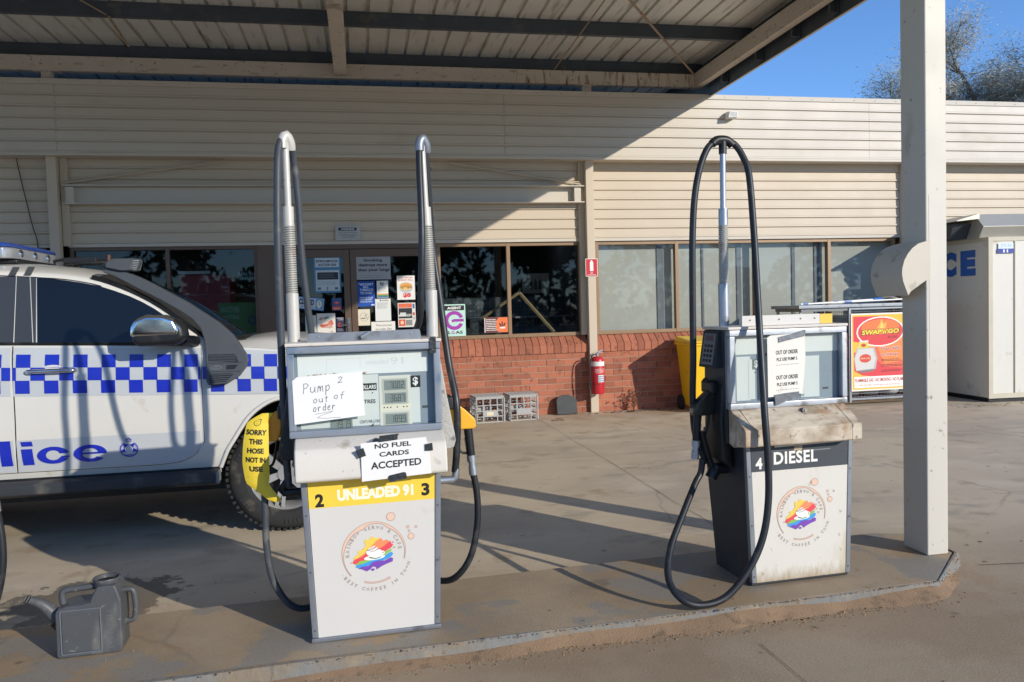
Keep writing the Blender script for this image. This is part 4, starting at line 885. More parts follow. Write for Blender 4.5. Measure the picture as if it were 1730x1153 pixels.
for i in range(len(zs)-1):
    for k in range(8): F.append((i*9+k, i*9+k+1, (i+1)*9+k+1, (i+1)*9+k))
tgm.add(V, F); tgm.m(INK)
for (t_, z0, z1, w_) in (('SORRY', .872, .895, .042), ('THIS', .833, .856, .028), ('HOSE', .794, .817, .034), ('NOT IN', .755, .778, .040), ('USE', .716, .739, .027)): tgm.text(t_, -w_, w_, z0, z1, -.0015, bold=.04, slope=-.12)
tgm.ring(0, .925, .0145, .0125, -.0015, n=24)
for x in (-.005, .005): tgm.disc(x, .929, .0016, y=-.0015, n=8)
tgm.ring(0, .915, .006, .0048, -.0015, 30, 150, 10); tgm.rect(-.038, .038, .695, .6965, -.0015)
tag(tgm.build('hose_tag', smooth=60), 'curling yellow tag reading SORRY THIS HOSE NOT IN USE hung over the left nozzle', 'tag')
# ================================================================ POLICE CAR
car = thing('police_car', 'white police ute with blue and white checker band, roof light bar and black snorkel', 'car', (-.55, 5.35, 0))
CX, CY = -.55, 5.35
MC = Matrix.Translation((-CX, -CY, 0))          # meshes below are drawn in place, then moved to the car's own frame
def CM(): q = MB(); q.M = MC; return q
WID = 1.86
def inset(x, z):
    v = interp(z, [(.40, .085), (.455, .055), (.50, .03), (.60, .010), (.75, .0), (.95, .0), (1.08, .006), (1.2, .020), (1.27, .038), (1.31, .06)])
    f_ = max(0, x+.05); v += .75*f_*f_+.05*f_; r_ = max(0, -4.6-x); v += .5*r_*r_
    return v
def S(x, z, off=0): return 5.35+inset(x, z)-off
def belt(x): return interp(x, [(-5, 1.32), (-2.2, 1.305), (-1.05, 1.262), (-.7, 1.235), (-.3, 1.195), (.1, 1.13), (.37, 1.03)])
def hoodc(x): return interp(x, [(-5, 1.32), (-1.06, 1.28), (-.85, 1.30), (-.65, 1.325), (-.15, 1.285), (.15, 1.20), (.37, 1.07)])
q = CM(); xs = [-4.95+.07*i for i in range(77)]; xs = [x for x in xs if x < .36]+[.37]; zn = 14; V = []; F = []; ring = 0
for x in xs:
    b_ = belt(x); zl = .42; row = []
    ns = max(0, x-.1)*.5
    for i in range(zn): z = zl+(b_-zl)*i/(zn-1); row.append((x, S(x, z), z))
    yt = S(x, b_); hc = hoodc(x)
    for (dy, dz) in ((.03, .012), (.09, .45), (.25, .75), (.6, .95), (.93, 1.0)): row.append((x, yt+dy, b_+.012+(hc-b_-.012)*dz if dz > .02 else b_+.008))
    full = row+[(p[0], 2*(5.35+WID/2)-p[1], p[2]) for p in row[::-1]]
    ring = len(full); V += full
for i in range(len(xs)-1):
    for k in range(ring): F.append((i*ring+k, (i+1)*ring+k, (i+1)*ring+(k+1) % ring, i*ring+(k+1) % ring))
F.append(tuple(range(ring))); F.append(tuple((len(xs)-1)*ring+k for k in range(ring))[::-1])
q.m(CAR).add(V, F); body = q.build('body', car)
bm = bmesh.new(); bm.from_mesh(body.data); bmesh.ops.recalc_face_normals(bm, faces=bm.faces); bm.to_mesh(body.data); bm.free()
BLKW = mat('wheel_well', '#16181b', .8, var=.2)
arch = [(-.955, .35), (-.950, .46), (-.90, .57), (-.855, .640), (-.80, .725), (-.756, .785), (-.70, .835), (-.641, .872), (-.59, .893), (-.54, .900)]
arch = arch+[(2*-.54-x, z) for x, z in arch[::-1][1:]]
body.data.materials.append(BLKW)
for dx in (0, -3.22):
    for (y0, y1) in ((5.2, 5.72), (6.86, 7.4)):
        cq = CM(); cq.m(BLKW).py([(x+dx, z) for x, z in arch], y0, y1); co = cq.build('cut'); co.location = car.location
        bm = bmesh.new(); bm.from_mesh(co.data); bmesh.ops.recalc_face_normals(bm, faces=bm.faces); bm.to_mesh(co.data); bm.free()
        bo = body.modifiers.new('b', 'BOOLEAN'); bo.operation = 'DIFFERENCE'; bo.object = co; bo.solver = 'EXACT'; bo.material_mode = 'TRANSFER'
        bpy.context.view_layer.update(); dg = bpy.context.evaluated_depsgraph_get(); nm = bpy.data.meshes.new_from_object(body.evaluated_get(dg)); body.modifiers.clear(); body.data = nm; bpy.data.objects.remove(co)
body.data.shade_smooth(); body.data.set_sharp_from_angle(angle=R(28))
# arch lips
for (nm, dx) in (('wheel_arch', 0), ('wheel_arch', -3.22)):
    q = CM(); P = [(x+dx, S(x+dx, z, .004), z) for x, z in arch if z > .44]; q.tube(P, .014, 8, smooth=2); q.build(nm, car, mt=CAR, smooth=60)
    q = CM(); P = [(x+dx, S(x+dx, z, -.02), z-.012) for x, z in arch if z > .44]; q.tube(P, .012, 6, smooth=2); q.build('arch_liner', car, mt=BLKW, smooth=60)
# cabin
def zs(x): return sinterp(x, [(-3.47, 1.30), (-3.36, 1.55), (-3.24, 1.70), (-3.05, 1.765), (-2.6, 1.785), (-2.267, 1.785), (-1.883, 1.754), (-1.686, 1.715), (-1.504, 1.641), (-1.338, 1.551), (-1.19, 1.44), (-1.079, 1.350), (-.98, 1.285), (-.86, 1.27)])
def G(z, off=0): return 5.405+(z-1.28)*.28-off
def crown(x): return interp(x, [(-3.4, .01), (-3.1, .07), (-2.2, .075), (-1.75, .06), (-1.5, .035), (-1.0, .02)])
q = CM(); xs = [-3.47+.045*i for i in range(59)]; V = []; F = []
for x in xs:
    t = max(zs(x), 1.262); row = [(x, G(1.25), 1.25)]+[(x, G(1.25+(t-.03-1.25)*k/5), 1.25+(t-.03-1.25)*k/5) for k in range(1, 6)]
    y0 = G(t-.03); cr = crown(x)
    row += [(x, y0+.012, t-.010), (x, y0+.035, t+.002), (x, y0+.10, t+cr*.35), (x, y0+.25, t+cr*.7), (x, y0+.5, t+cr*.95), (x, 6.28, t+cr)]
    full = row+[(p[0], 2*6.28-p[1], p[2]) for p in row[::-1][1:]]; ring = len(full); V += full
for i in range(len(xs)-1):
    for k in range(ring-1): F.append((i*ring+k, (i+1)*ring+k, (i+1)*ring+k+1, i*ring+k+1))
F.append(tuple(range(ring))); q.m(CAR).add(V, F); q.build('cabin', car, smooth=40)
DGL = mat('tinted_glass', '#11161c', .05, var=.05, spec=.6)
def sideglass(pts, nm, m_=DGL, off=.004):
    q = CM(); q.add([(x, G(z, off), z) for x, z in pts], [tuple(range(len(pts)))]); return q.build(nm, car, mt=m_)
sideglass([(-2.02, 1.318), (-2.045, 1.732), (-1.95, 1.722), (-1.881, 1.712), (-1.78, 1.694), (-1.666, 1.668), (-1.58, 1.637), (-1.484, 1.598), (-1.41, 1.56), (-1.337, 1.516), (-1.26, 1.46), (-1.189, 1.404), (-1.122, 1.322), (-1.096, 1.285), (-1.5, 1.296)], 'front_side_window')
sideglass([(-2.93, 1.35), (-2.98, 1.72), (-2.6, 1.742), (-2.285, 1.742), (-2.262, 1.325)], 'rear_side_window')
sideglass([(-2.25, 1.318), (-2.275, 1.744), (-2.05, 1.738), (-2.028, 1.314)], 'pillar_trim', mat('pillar_black', '#3a3f46', .45, var=.05), .003)
q = CM(); q.tube([(-2.155, G(1.318, .006), 1.318), (-2.165, G(1.744, .006), 1.744)], .003, 5); q.tube([(-2.045, G(1.318, .006), 1.318), (-2.085, G(1.735, .006), 1.735)], .004, 5); q.build('window_channel', car, mt=mat('trim_grey', '#8a8f94', .3))
q = CM(); q.tube([(-3.0, G(1.352, .004), 1.345), (-2.1, G(1.312, .004), 1.312), (-1.08, G(1.272, .012), 1.275)], .010, 6); q.build('belt_seal', car, mt=BLK)
q = CM(); P = [(x, G(zs(x)-.032, .002), zs(x)-.034) for x in [-3.1+.06*i for i in range(25)]]; q.tube(P, .0035, 5); q.build('roof_seam', car, mt=BLK)
# windscreen, blackish
q = CM(); V = []; F = []; xs2 = [-1.70+.05*i for i in range(17)]
for x in xs2:
    t = zs(x); cr = crown(x); y0 = G(t-.03)
    for k in range(13):
        y = y0+.05+(2*(6.28-y0-.05))*k/12; u = min(y-y0, 2*6.28-y0-y)
        h_ = interp(u, [(0, -.02), (.035, .002), (.10, cr*.35), (.25, cr*.7), (.5, cr*.95), (.8, cr)]); V.append((x, y, t+h_+.006))
for i in range(len(xs2)-1):
    for k in range(12): F.append((i*13+k, (i+1)*13+k, (i+1)*13+k+1, i*13+k+1))
q.add(V, F); q.build('windscreen', car, mt=DGL, smooth=60)
q = CM(); P = [(x, G(zs(x)-.03, -.018), zs(x)+.008) for x in [-1.72+.06*i for i in range(13)]]; q.tube(P, .016, 6); q.build('pillar_rubber', car, mt=BLK, smooth=60)
q = CM(); q.tube([(-.93, 5.72, 1.335), (-1.1, 5.95, 1.43), (-1.28, 6.15, 1.54)], .006, 6); q.tube([(-.88, 6.2, 1.33), (-1.05, 6.5, 1.42), (-1.2, 6.8, 1.5)], .006, 6); q.build('wiper', car, mt=BLK)
# cowl and bonnet shut lines
q = CM(); q.tube([(-.86, 5.47, 1.262), (-.72, 5.50, 1.262), (-.6, 5.505, 1.238), (-.3, 5.52, 1.225), (.1, 5.58, 1.165)], .003, 5, smooth=4); q.build('bonnet_gap', car, mt=BLK)
q = CM(); q.box(-.90, -.78, 5.55, 7.0, 1.285, 1.305); q.build('scuttle', car, mt=BLK, bev=.01)
# door skins with a dark gap round them
def skin(x0f, x1f, zbf, nm, m_, off, nx=20, nz=14, shrink=0):
    q = CM(); V = []; F = []
    zt = lambda x: belt(x)-.004
    for k in range(nz+1):
        f_ = k/nz
        for i in range(nx+1):
            zz0 = .505+shrink; a0, a1 = x0f(f_)+shrink, x1f(f_)-shrink; x = a0+(a1-a0)*i/nx
            zb = zbf(x)+shrink; z = zb+(zt(x)-zb)*f_; V.append((x, S(x, z, off), z))
    for k in range(nz):
        for i in range(nx): F.append((k*(nx+1)+i, k*(nx+1)+i+1, (k+1)*(nx+1)+i+1, (k+1)*(nx+1)+i))
    q.add(V, F); return q.build(nm, car, mt=m_, smooth=50)
fz = lambda x: interp(x, [(-3.2, .505), (-1.33, .500), (-1.2, .51), (-1.12, .535), (-1.07, .575), (-1.04, .64)])
rx0 = lambda f_: -2.157+.012*math.sin(f_*3.1); rx1 = lambda f_: -1.036
skin(rx0, rx1, fz, 'door_gap', BLK, .001); fd = skin(rx0, rx1, fz, 'front_door', CAR, .003, shrink=.0035)
skin(lambda f_: -3.12+.25*(1-f_)*(1-f_)*.0, lambda f_: rx0(f_)-.0, fz, 'door_gap', BLK, .0012); rd = skin(lambda f_: -3.12, lambda f_: rx0(f_), fz, 'rear_door', CAR, .003, shrink=.0035)
# film bands: silver, silver lower band, chequers
def wrap(mb, x0, x1, zf0, zf1, off, n=40, nz=4):
    V = []; F = []
    for k in range(nz+1):
        for i in range(n+1):
            x = x0+(x1-x0)*i/n; z = zf0(x)+(zf1(x)-zf0(x))*k/nz; V.append((x, S(x, z, off), z))
    for k in range(nz):
        for i in range(n): F.append((k*(n+1)+i, k*(n+1)+i+1, (k+1)*(n+1)+i+1, (k+1)*(n+1)+i))
    mb.add(V, F)
ct = lambda x: 1.208-(x+1.022)*.036; cb_ = lambda x: ct(x)-.243
gt = lambda x: ct(x)+.045; gb = lambda x: cb_(x)-.018
q = CM()
for (a_, b_) in ((-4.8, -4.30), (-4.29, -3.13), (-3.115, -2.163), (-2.147, -1.042), (-1.030, .12)): q.m(CGREY); wrap(q, a_, b_, gb, (lambda x: min(gt(x), belt(x)-.012)), .0052, 20, 12)
q.m(BLUE); sw = .0825; H3 = .081
x = -2.129-sw*2*13
while x < .1:
    for r_ in range(3):
        xo_ = x+(sw if r_ == 1 else 0)-(.006 if r_ == 2 else 0)
        if xo_+sw > .12 or (xo_ > -1.02 and xo_+sw > .12): continue
        segs_ = [(xo_, xo_+sw)]
        for gx in (-3.1225, -2.155, -1.036):
            ns_ = []
            for (a_, b_) in segs_:
                if a_ < gx-.006 and b_ > gx+.006: ns_ += [(a_, gx-.006), (gx+.006, b_)]
                elif a_ < gx+.006 <= b_ and a_ > gx-.006: ns_.append((gx+.006, b_))
                elif b_ > gx-.006 and b_ < gx+.006: ns_.append((a_, gx-.006))
                else: ns_.append((a_, b_))
            segs_ = ns_
        for (a_, b_) in segs_: wrap(q, a_, b_, (lambda x, r_=r_: ct(x)-H3*(r_+1)), (lambda x, r_=r_: ct(x)-H3*r_), .0088, 3, 4)
    x += 2*sw
q.build('chequer_band', car)
q = CM().m(CGREY); lt = lambda x: .712; lb = lambda x: fz(x)+.008
for (a_, b_) in ((-3.11, -2.163), (-2.147, -1.06)): wrap(q, a_, b_, lambda x: max(.508, lb(x)), lt, .0052, 24, 10)
q.build('silver_band', car)
# POLICE lettering: wide italic-free shapes
q = CM(); q.m(BLUE); q.fn = None
LM_ = []
def W3(x, z): return (x, S(x, z, .0095), z)
def poly3(pts):
    ar = sum(pts[i][0]*pts[(i+1) % len(pts)][1]-pts[(i+1) % len(pts)][0]*pts[i][1] for i in range(len(pts))); pts = pts if ar > 0 else pts[::-1]
    q.add([W3(*p) for p in pts], [tuple(range(len(pts)))])
def band(cx_, cz_, ro, rzo, ri, rzi, a0, a1, n=30):
    for k in range(n):
        t0, t1 = R(a0+(a1-a0)*k/n), R(a0+(a1-a0)*(k+1)/n)
        poly3([(cx_+ro*math.cos(t0), cz_+rzo*math.sin(t0)), (cx_+ro*math.cos(t1), cz_+rzo*math.sin(t1)), (cx_+ri*math.cos(t1), cz_+rzi*math.sin(t1)), (cx_+ri*math.cos(t0), cz_+rzi*math.sin(t0))])
def quad(x0, x1, z0, z1, sk=-.006):
    n = max(1, round((z1-z0)/.02))
    for k in range(n):
        f0, f1 = k/n, (k+1)/n; a_, b_ = z0+(z1-z0)*f0, z0+(z1-z0)*f1
        poly3([(x0-sk*(1-f0), a_), (x1-sk*(1-f0), a_), (x1-sk*(1-f1), b_), (x0-sk*(1-f1), b_)])
quad(-2.122, -2.058, .552, .655); quad(-2.122, -2.058, .672, .702)                                     # i
band(-1.940, .607, .093, .055, .042, .032, 25, 335); quad(-1.905, -1.852, .617, .629, 0); quad(-1.895, -1.848, .590, .600, 0)   # c
band(-1.725, .606, .098, .056, .048, .034, 0, 320); quad(-1.775, -1.628, .602, .613, 0)                # e
quad(-2.245, -2.180, .552, .712)                                                                       # l
band(-2.37, .607, .093, .055, .045, .03, 0, 360); quad(-2.70, -2.64, .552, .712); band(-2.60, .665, .10, .047, .05, .02, -90, 90); quad(-2.65, -2.6, .69, .712, 0); quad(-2.65, -2.6, .618, .64, 0)
# crest: wreath, star, crown
def disc3(cx_, cz_, r_, rz_=None, n=16): poly3([(cx_+r_*math.cos(2*math.pi*k/n), cz_+(rz_ or r_)*math.sin(2*math.pi*k/n)) for k in range(n)])
q.m(ink('#9fa8cf')); W3 = lambda x, z: (x, S(x, z, .0085), z); band(-1.495, .618, .056, .052, .043, .040, 125, 415, 40)
q.m(BLUE); W3 = lambda x, z: (x, S(x, z, .0095), z)
for k in range(22): t = R(128+k*13); disc3(-1.495+.052*math.cos(t), .618+.048*math.sin(t), .0048, n=8)
for a_ in (48, 132, 196, 344):
    t = R(a_); tx, tz = math.cos(t), math.sin(t); poly3([(-1.495+.056*tx, .620+.054*tz), (-1.495+.022*tx-.014*tz, .620+.022*tz+.014*tx), (-1.495+.010*tx, .620+.010*tz), (-1.495+.022*tx+.014*tz, .620+.022*tz-.014*tx)])
q.m(ink('#e7e9ee')); W3 = lambda x, z: (x, S(x, z, .0100), z); disc3(-1.495, .618, .024); q.m(ink('#4a56a8')); W3 = lambda x, z: (x, S(x, z, .0106), z); band(-1.495, .618, .017, .017, .014, .014, 0, 360, 20)
for dx_ in (-.006, .0, .006): disc3(-1.495+dx_, .618+.003*math.cos(dx_*500), .0028, n=6)
q.m(BLUE); W3 = lambda x, z: (x, S(x, z, .0095), z); band(-1.495, .676, .019, .014, .015, .010, 0, 180, 14); quad(-1.512, -1.478, .668, .673, 0)
for dx_ in (-.012, -.004, .004, .012): disc3(-1.495+dx_, .680, .003, n=6)
disc3(-1.495, .693, .0035, n=6)
for k in range(6): quad(-1.523+k*.0095, -1.517+k*.0095, .578-.002*abs(k-2.5), .586-.002*abs(k-2.5), 0)
q.build('lettering', car)
# handles, mirror, sill, step
def handle(x0, par):
    q = CM(); z = 1.138; q.m(CAR); q.add([(x0+.05+.08*math.cos(t)+.03, S(x0, z, .006), z+.038*math.sin(t)) for t in [2*math.pi*k/20 for k in range(20)]], [tuple(range(20))[::-1]])
    o = q.build('handle_cup', par); o.parent = car
    q = CM(); q.tube([(x0-.055, S(x0, z, -.0), z), (x0-.05, S(x0, z, .028), z+.001), (x0+.08, S(x0, z, .036), z+.002), (x0+.20, S(x0, z, .028), z), (x0+.205, S(x0, z, .0), z)], [.012, .014, .0145, .014, .012], 10, smooth=4); q.build('door_handle', car, mt=CHROME, smooth=60)
handle(-2.0, fd); handle(-3.0, rd)
mr = CM(); mp = [(-1.395, 1.30), (-1.385, 1.40), (-1.36, 1.44), (-1.30, 1.462), (-1.20, 1.462), (-1.13, 1.44), (-1.09, 1.39), (-1.082, 1.34), (-1.095, 1.30), (-1.15, 1.28), (-1.35, 1.278)]
mr.m(BLK).py(mp, 5.12, 5.30); mir = mr.build('door_mirror', car, bev=.035, segs=4)
mr = CM(); mr.m(CHROME).py([(-1.402, 1.335), (-1.395, 1.40), (-1.365, 1.45), (-1.30, 1.472), (-1.20, 1.470), (-1.14, 1.446), (-1.115, 1.39), (-1.11, 1.338)], 5.108, 5.24); mr.build('mirror_cover', mir, bev=.03, segs=4).location = (0, 0, 0)
q = CM(); q.tube([(-1.12, 5.25, 1.31), (-1.08, 5.40, 1.29)], [.03, .04], 10); q.build('mirror_arm', car, mt=BLK, smooth=60)
q = CM(); q.box(-3.4, -.96, 5.40, 5.5, .34, .47); q.build('sill', car, mt=BLK, bev=.01)
q = CM(); q.px([(5.30, .375), (5.30, .435), (5.34, .452), (5.50, .44), (5.50, .36), (5.34, .355)], -3.35, -.965); q.build('side_step', car, mt=mat('step_plastic', '#34383d', .55, var=.15, dirt='#6a675f', damt=.3, dscale=6), bev=.008)
q = CM(); q.box(-.972, -.955, 5.305, 5.42, .37, .44); q.build('step_end_cap', car, mt=mat('cap_grey', '#777d82', .6), bev=.004)
q = CM(); q.box(-4.7, .2, 5.65, 6.9, .26, .45); q.build('chassis', car, mt=BLK)
# wheels
TY_ = mat('tyre_rubber', '#2b2c2d', .85, var=.2, scale=12, dirt='#5c564c', damt=.3, dscale=8, bump=.2)
RIM = mat('alloy_rim', '#c9c9c6', .32, metal=.6, var=.06)
for (wx, wy_, s_) in ((-.54, 5.385, 1), (-.54, 7.175, -1), (-3.76, 5.385, 1), (-3.76, 7.175, -1)):
    wv = MB(); prof = [(.11, .235), (.02, .245), (.0, .262), (-.004, .30), (.0, .34), (.02, .366), (.05, .380), (.20, .380), (.235, .36), (.25, .30), (.24, .24), (.14, .235)]
    V = []; F = []; n = 64
    for k in range(n):
        t = 2*math.pi*k/n; 
        for (a_, r_) in prof: V.append((r_*math.cos(t), a_*s_, r_*math.sin(t)))
    np_ = len(prof)
    for k in range(n):
        for i in range(np_): F.append((k*np_+i, k*np_+(i+1) % np_, ((k+1) % n)*np_+(i+1) % np_, ((k+1) % n)*np_+i))
    wv.add(V, F)
    for k in range(60):
        t = 2*math.pi*(k+.5)/60; wv.M = Matrix.Rotation(-t, 4, 'Y')
        wv.box(.368, .3845, *sorted((s_*(.004+.01*(k % 2)), s_*.055)), -.011, .010); wv.box(.376, .3845, *sorted((s_*.075, s_*.12)), -.013, .013); wv.box(.376, .3845, *sorted((s_*.14, s_*.185)), -.015, .009)
    # raised sidewall blocks
    for k in range(6):
        t = 2*math.pi*(k)/6+.5; 
        for j in range(4): wv.M = Matrix.Rotation(-(t+j*.085), 4, 'Y'); wv.box(.305, .335, *sorted((s_*-.0065, s_*.0)), -.010, .010)
    wv.M = None
    tr = wv.build('wheel', car, mt=TY_, smooth=35, loc=(wx-CX, wy_-CY, .385))
    rv = MB(); rp = [(.02, .246), (.012, .238), (.03, .225), (.10, .215), (.14, .21)]; V = []; F = []
    for k in range(n):
        t = 2*math.pi*k/n
        for (a_, r_) in rp: V.append((r_*math.cos(t), a_*s_, r_*math.sin(t)))
    for k in range(n):
        for i in range(4): F.append((k*5+i, k*5+i+1, ((k+1) % n)*5+i+1, ((k+1) % n)*5+i))
    rv.add(V, F)
    for k in range(6):
        for dd in (-.13, .13):
            rv.M = Matrix.Rotation(-(2*math.pi*k/6+.3+dd*.75), 4, 'Y'); a_ = .018; rv.hexa([(.04, s_*.030, -.020), (.225, s_*.018, -.010), (.225, s_*.018, .012), (.04, s_*.030, .012)], [(.04, s_*.06, -.016), (.225, s_*.05, -.010), (.225, s_*.05, .010), (.04, s_*.06, .010)])
    rv.M = None; rv.cyl((0, s_*.02, 0), (0, s_*.07, 0), .055, n=24); rv.build('rim', tr, mt=RIM, smooth=35)
    bv = MB(); bv.cyl((0, s_*.10, 0), (0, s_*.12, 0), .15, n=32); bv.build('brake_disc', tr, mt=BLK)
# front end
q = CM(); q.px([(5.62, .86), (5.62, 1.05), (6.94, 1.05), (6.94, .86)], .33, .40); q.build('grille', car, mt=BLK, bev=.01)
for (a_, b_) in ((5.60, 5.95), (6.61, 6.96)): q = CM(); q.box(.22, .375, a_, b_, .87, 1.03); q.build('headlight', car, mt=mat('lens', '#cfd6da', .1, metal=.4), bev=.02)
q = CM(); q.pz([(.10, 5.55), (.30, 5.60), (.46, 5.85), (.50, 6.28), (.46, 6.71), (.30, 6.96), (.10, 7.01)], .45, .80); q.build('front_bumper', car, mt=CAR, bev=.03)
q = CM(); q.box(-5.08, -4.93, 5.5, 7.06, .50, .68); q.build('rear_bumper', car, mt=CHROME, bev=.02)
for (a_, b_) in ((5.37, 5.53), (7.03, 7.19)): q = CM(); q.box(-4.97, -4.90, a_, b_, .85, 1.2); q.build('tail_light', car, mt=mat('tail_red', '#a51c1c', .2), bev=.01)
# ---- snorkel
sn = [(-1.639, 1.782), (-1.632, 1.808), (-1.609, 1.834), (-1.561, 1.847), (-1.423, 1.844), (-1.416, 1.831), (-1.437, 1.761), (-1.453, 1.759), (-1.482, 1.766), (-1.501, 1.755), (-1.42, 1.722), (-1.329, 1.672), (-1.113, 1.545), (-.922, 1.410), (-.838, 1.330), (-.755, 1.210), (-.739, 1.167), (-.747, 1.124), (-.797, 1.059), (-.862, 1.019), (-.984, 1.010), (-.997, 1.034), (-1.003, 1.203), (-1.012, 1.297), (-1.037, 1.375), (-1.087, 1.437), (-1.162, 1.492), (-1.277, 1.564), (-1.442, 1.656), (-1.565, 1.728), (-1.638, 1.756)]
sy = lambda z: 5.272+(z-1.0)*.28
SN = mat('snorkel_plastic', '#474c52', .6, var=.1, scale=8, bump=.15, bscale=200)
q = CM(); q.prism(sn, lambda x, z: (x, sy(z), z), lambda x, z: (x, sy(z)+.07, z)); q.m(SN); snk = q.build('snorkel', car, mt=SN, bev=.022, segs=3)
q = CM(); q.add([(x, sy(z)-.0, z) for x, z in ((-1.448, 1.775), (-1.428, 1.838), (-1.417, 1.832), (-1.436, 1.768))], [(0, 1, 2, 3)]); 
hdm = CM(); hdm.prism([(-1.52, 1.762), (-1.618, 1.785), (-1.618, 1.82), (-1.575, 1.845), (-1.455, 1.846), (-1.443, 1.833), (-1.462, 1.765)], lambda x, z: (x, sy(z)-.03, z), lambda x, z: (x, sy(z)+.11, z)); hdm.build('intake_head', snk, mt=SN, bev=.02, segs=3)
q = CM()
for i in range(6):
    q.box(-1.459+i*.0025, -1.438+i*.003, sy(1.8)-.02, sy(1.8)+.10, 1.772+i*.011, 1.776+i*.011)
q.build('intake_grille', snk, mt=mat('grille_pale', '#a9adb0', .5))
vt = CM(); vt.m(BLK)
def vface(pts, m_, off): vt.m(m_); vt.add([(x, sy(z)-off, z) for x, z in pts], [tuple(range(len(pts)))])
vface([(-.985, 1.165), (-.80, 1.15), (-.815, 1.195), (-.83, 1.205), (-.985, 1.207)], BLK, .001); vface([(-.98, 1.025), (-.875, 1.028), (-.83, 1.075), (-.845, 1.082), (-.975, 1.082)], BLK, .001)
for k in range(4): vface([(-.98, 1.170+k*.010), (-.815, 1.158+k*.011), (-.815, 1.162+k*.011), (-.98, 1.174+k*.010)], SN, .0015); vface([(-.975, 1.033+k*.013), (-.86+k*.008, 1.034+k*.013), (-.86+k*.008, 1.038+k*.013), (-.975, 1.037+k*.013)], SN, .0015)
vface([(-.99, 1.148), (-.775, 1.146), (-.775, 1.149), (-.99, 1.151)], BLK, .001); vface([(-.99, 1.093), (-.785, 1.091), (-.785, 1.094), (-.99, 1.096)], BLK, .001); vface([(-.875, 1.106), (-.825, 1.106), (-.80, 1.135), (-.875, 1.135)], BLK, .001)
ov = [(-.935+.036*math.cos(2*math.pi*k/20), 1.121+.014*math.sin(2*math.pi*k/20)) for k in range(20)]; vface(ov, mat('emblem_grey', '#5e646a', .5), .001)
Vt, Ft = glyphs('Ford', 0, .25); ax = min(v[0] for v in Vt); bx_ = max(v[0] for v in Vt); az = min(v[1] for v in Vt); bz = max(v[1] for v in Vt)
vt.m(mat('emblem_dark', '#33383d', .5)); vt.add([(-.960+(v[0]-ax)/(bx_-ax)*.05, sy(1.121)-.003, 1.114+(v[1]-az)/(bz-az)*.015) for v in Vt], Ft)
vt.build('vent_panel', snk)
# ---- roof light bar: blue top, clear lenses
LB = CM(); LB.m(BLUE); 
lbx0, lbx1 = -2.62, -2.325
def bar(z0, z1, gx, gy): return [(lbx0-gx, 5.86-gy), (lbx1-.04, 5.84-gy), (lbx1+gx, 5.92), (lbx1+gx, 6.64), (lbx1-.03, 6.76+gy), (lbx0+.05, 6.76+gy), (lbx0-gx, 6.62)]
LB = CM(); LB.pz(bar(0, 0, 0, 0), 1.962, 1.992); lbo = LB.build('light_bar', car, mt=mat('bar_blue_lens', '#22479a', .15, coat=.5), bev=.02, segs=3)
LB = CM(); LB.pz(bar(0, 0, .004, 0), 1.885, 1.961); LB.build('clear_lens', lbo, mt=mat('clear_lens', '#a9adb2', .15, metal=.4, var=.3, scale=12), bev=.012)
for y in (6.02, 6.26, 6.50):
    q = CM(); q.tube([(lbx1+.005, y, 1.924), (lbx1+.012, y, 1.924)], [.032, .024], 20); q.cyl((lbx1+.006, y, 1.924), (lbx1+.016, y, 1.924), .010, n=10); q.build('reflector', lbo, mt=CHROME, smooth=40)
LB = CM(); LB.pz([(lbx0, 5.9), (lbx1+.006, 5.95), (lbx1+.006, 6.62), (lbx1-.03, 6.72), (lbx0+.05, 6.72), (lbx0, 6.6)], 1.855, 1.884); LB.build('bar_base', lbo, mt=BLK, bev=.01)
for x in (-2.19, -2.10):
    q = CM(); q.tube([(x-.12, 5.72, 1.87), (x-.03, 5.62, 1.845), (x, 5.555, 1.80), (x, 5.528, 1.752)], .0, 4); 
    q = CM(); q.add([(x-.02, 5.60, 1.805), (x+.02, 5.60, 1.803), (x+.022, 5.527, 1.750), (x-.018, 5.527, 1.752)], [(0, 1, 2, 3)]); q.add([(x-.02, 5.60, 1.809), (x+.02, 5.60, 1.807), (x+.022, 5.522, 1.750), (x-.018, 5.522, 1.752)], [(0, 1, 2, 3)]); q.build('roof_hook', car, mt=mat('hook_grey', '#4b4f54', .5))
q = CM(); q.box(-2.20, -1.97, 6.45, 6.75, 1.885, 1.925); q.box(-2.13, -2.10, 6.5, 6.55, 1.85, 1.90); q.box(-1.98, -1.95, 6.6, 6.65, 1.85, 1.90); q.tube([(-2.32, 6.6, 1.91), (-2.2, 6.6, 1.93), (-2.1, 6.6, 1.93)], .012, 6); q.tube([(-2.2, 6.45, 1.87), (-2.05, 6.42, 1.88), (-1.9, 6.45, 1.89)], .008, 6, smooth=3)
q.build('roof_camera', car, mt=BLK, bev=.004)
q = CM(); q.tube([(-1.93, 6.62, 1.86), (-1.93, 6.62, 1.955)], .014, 8); q.build('aerial_base', car, mt=mat('rusty_brown', '#5c3a34', .7))
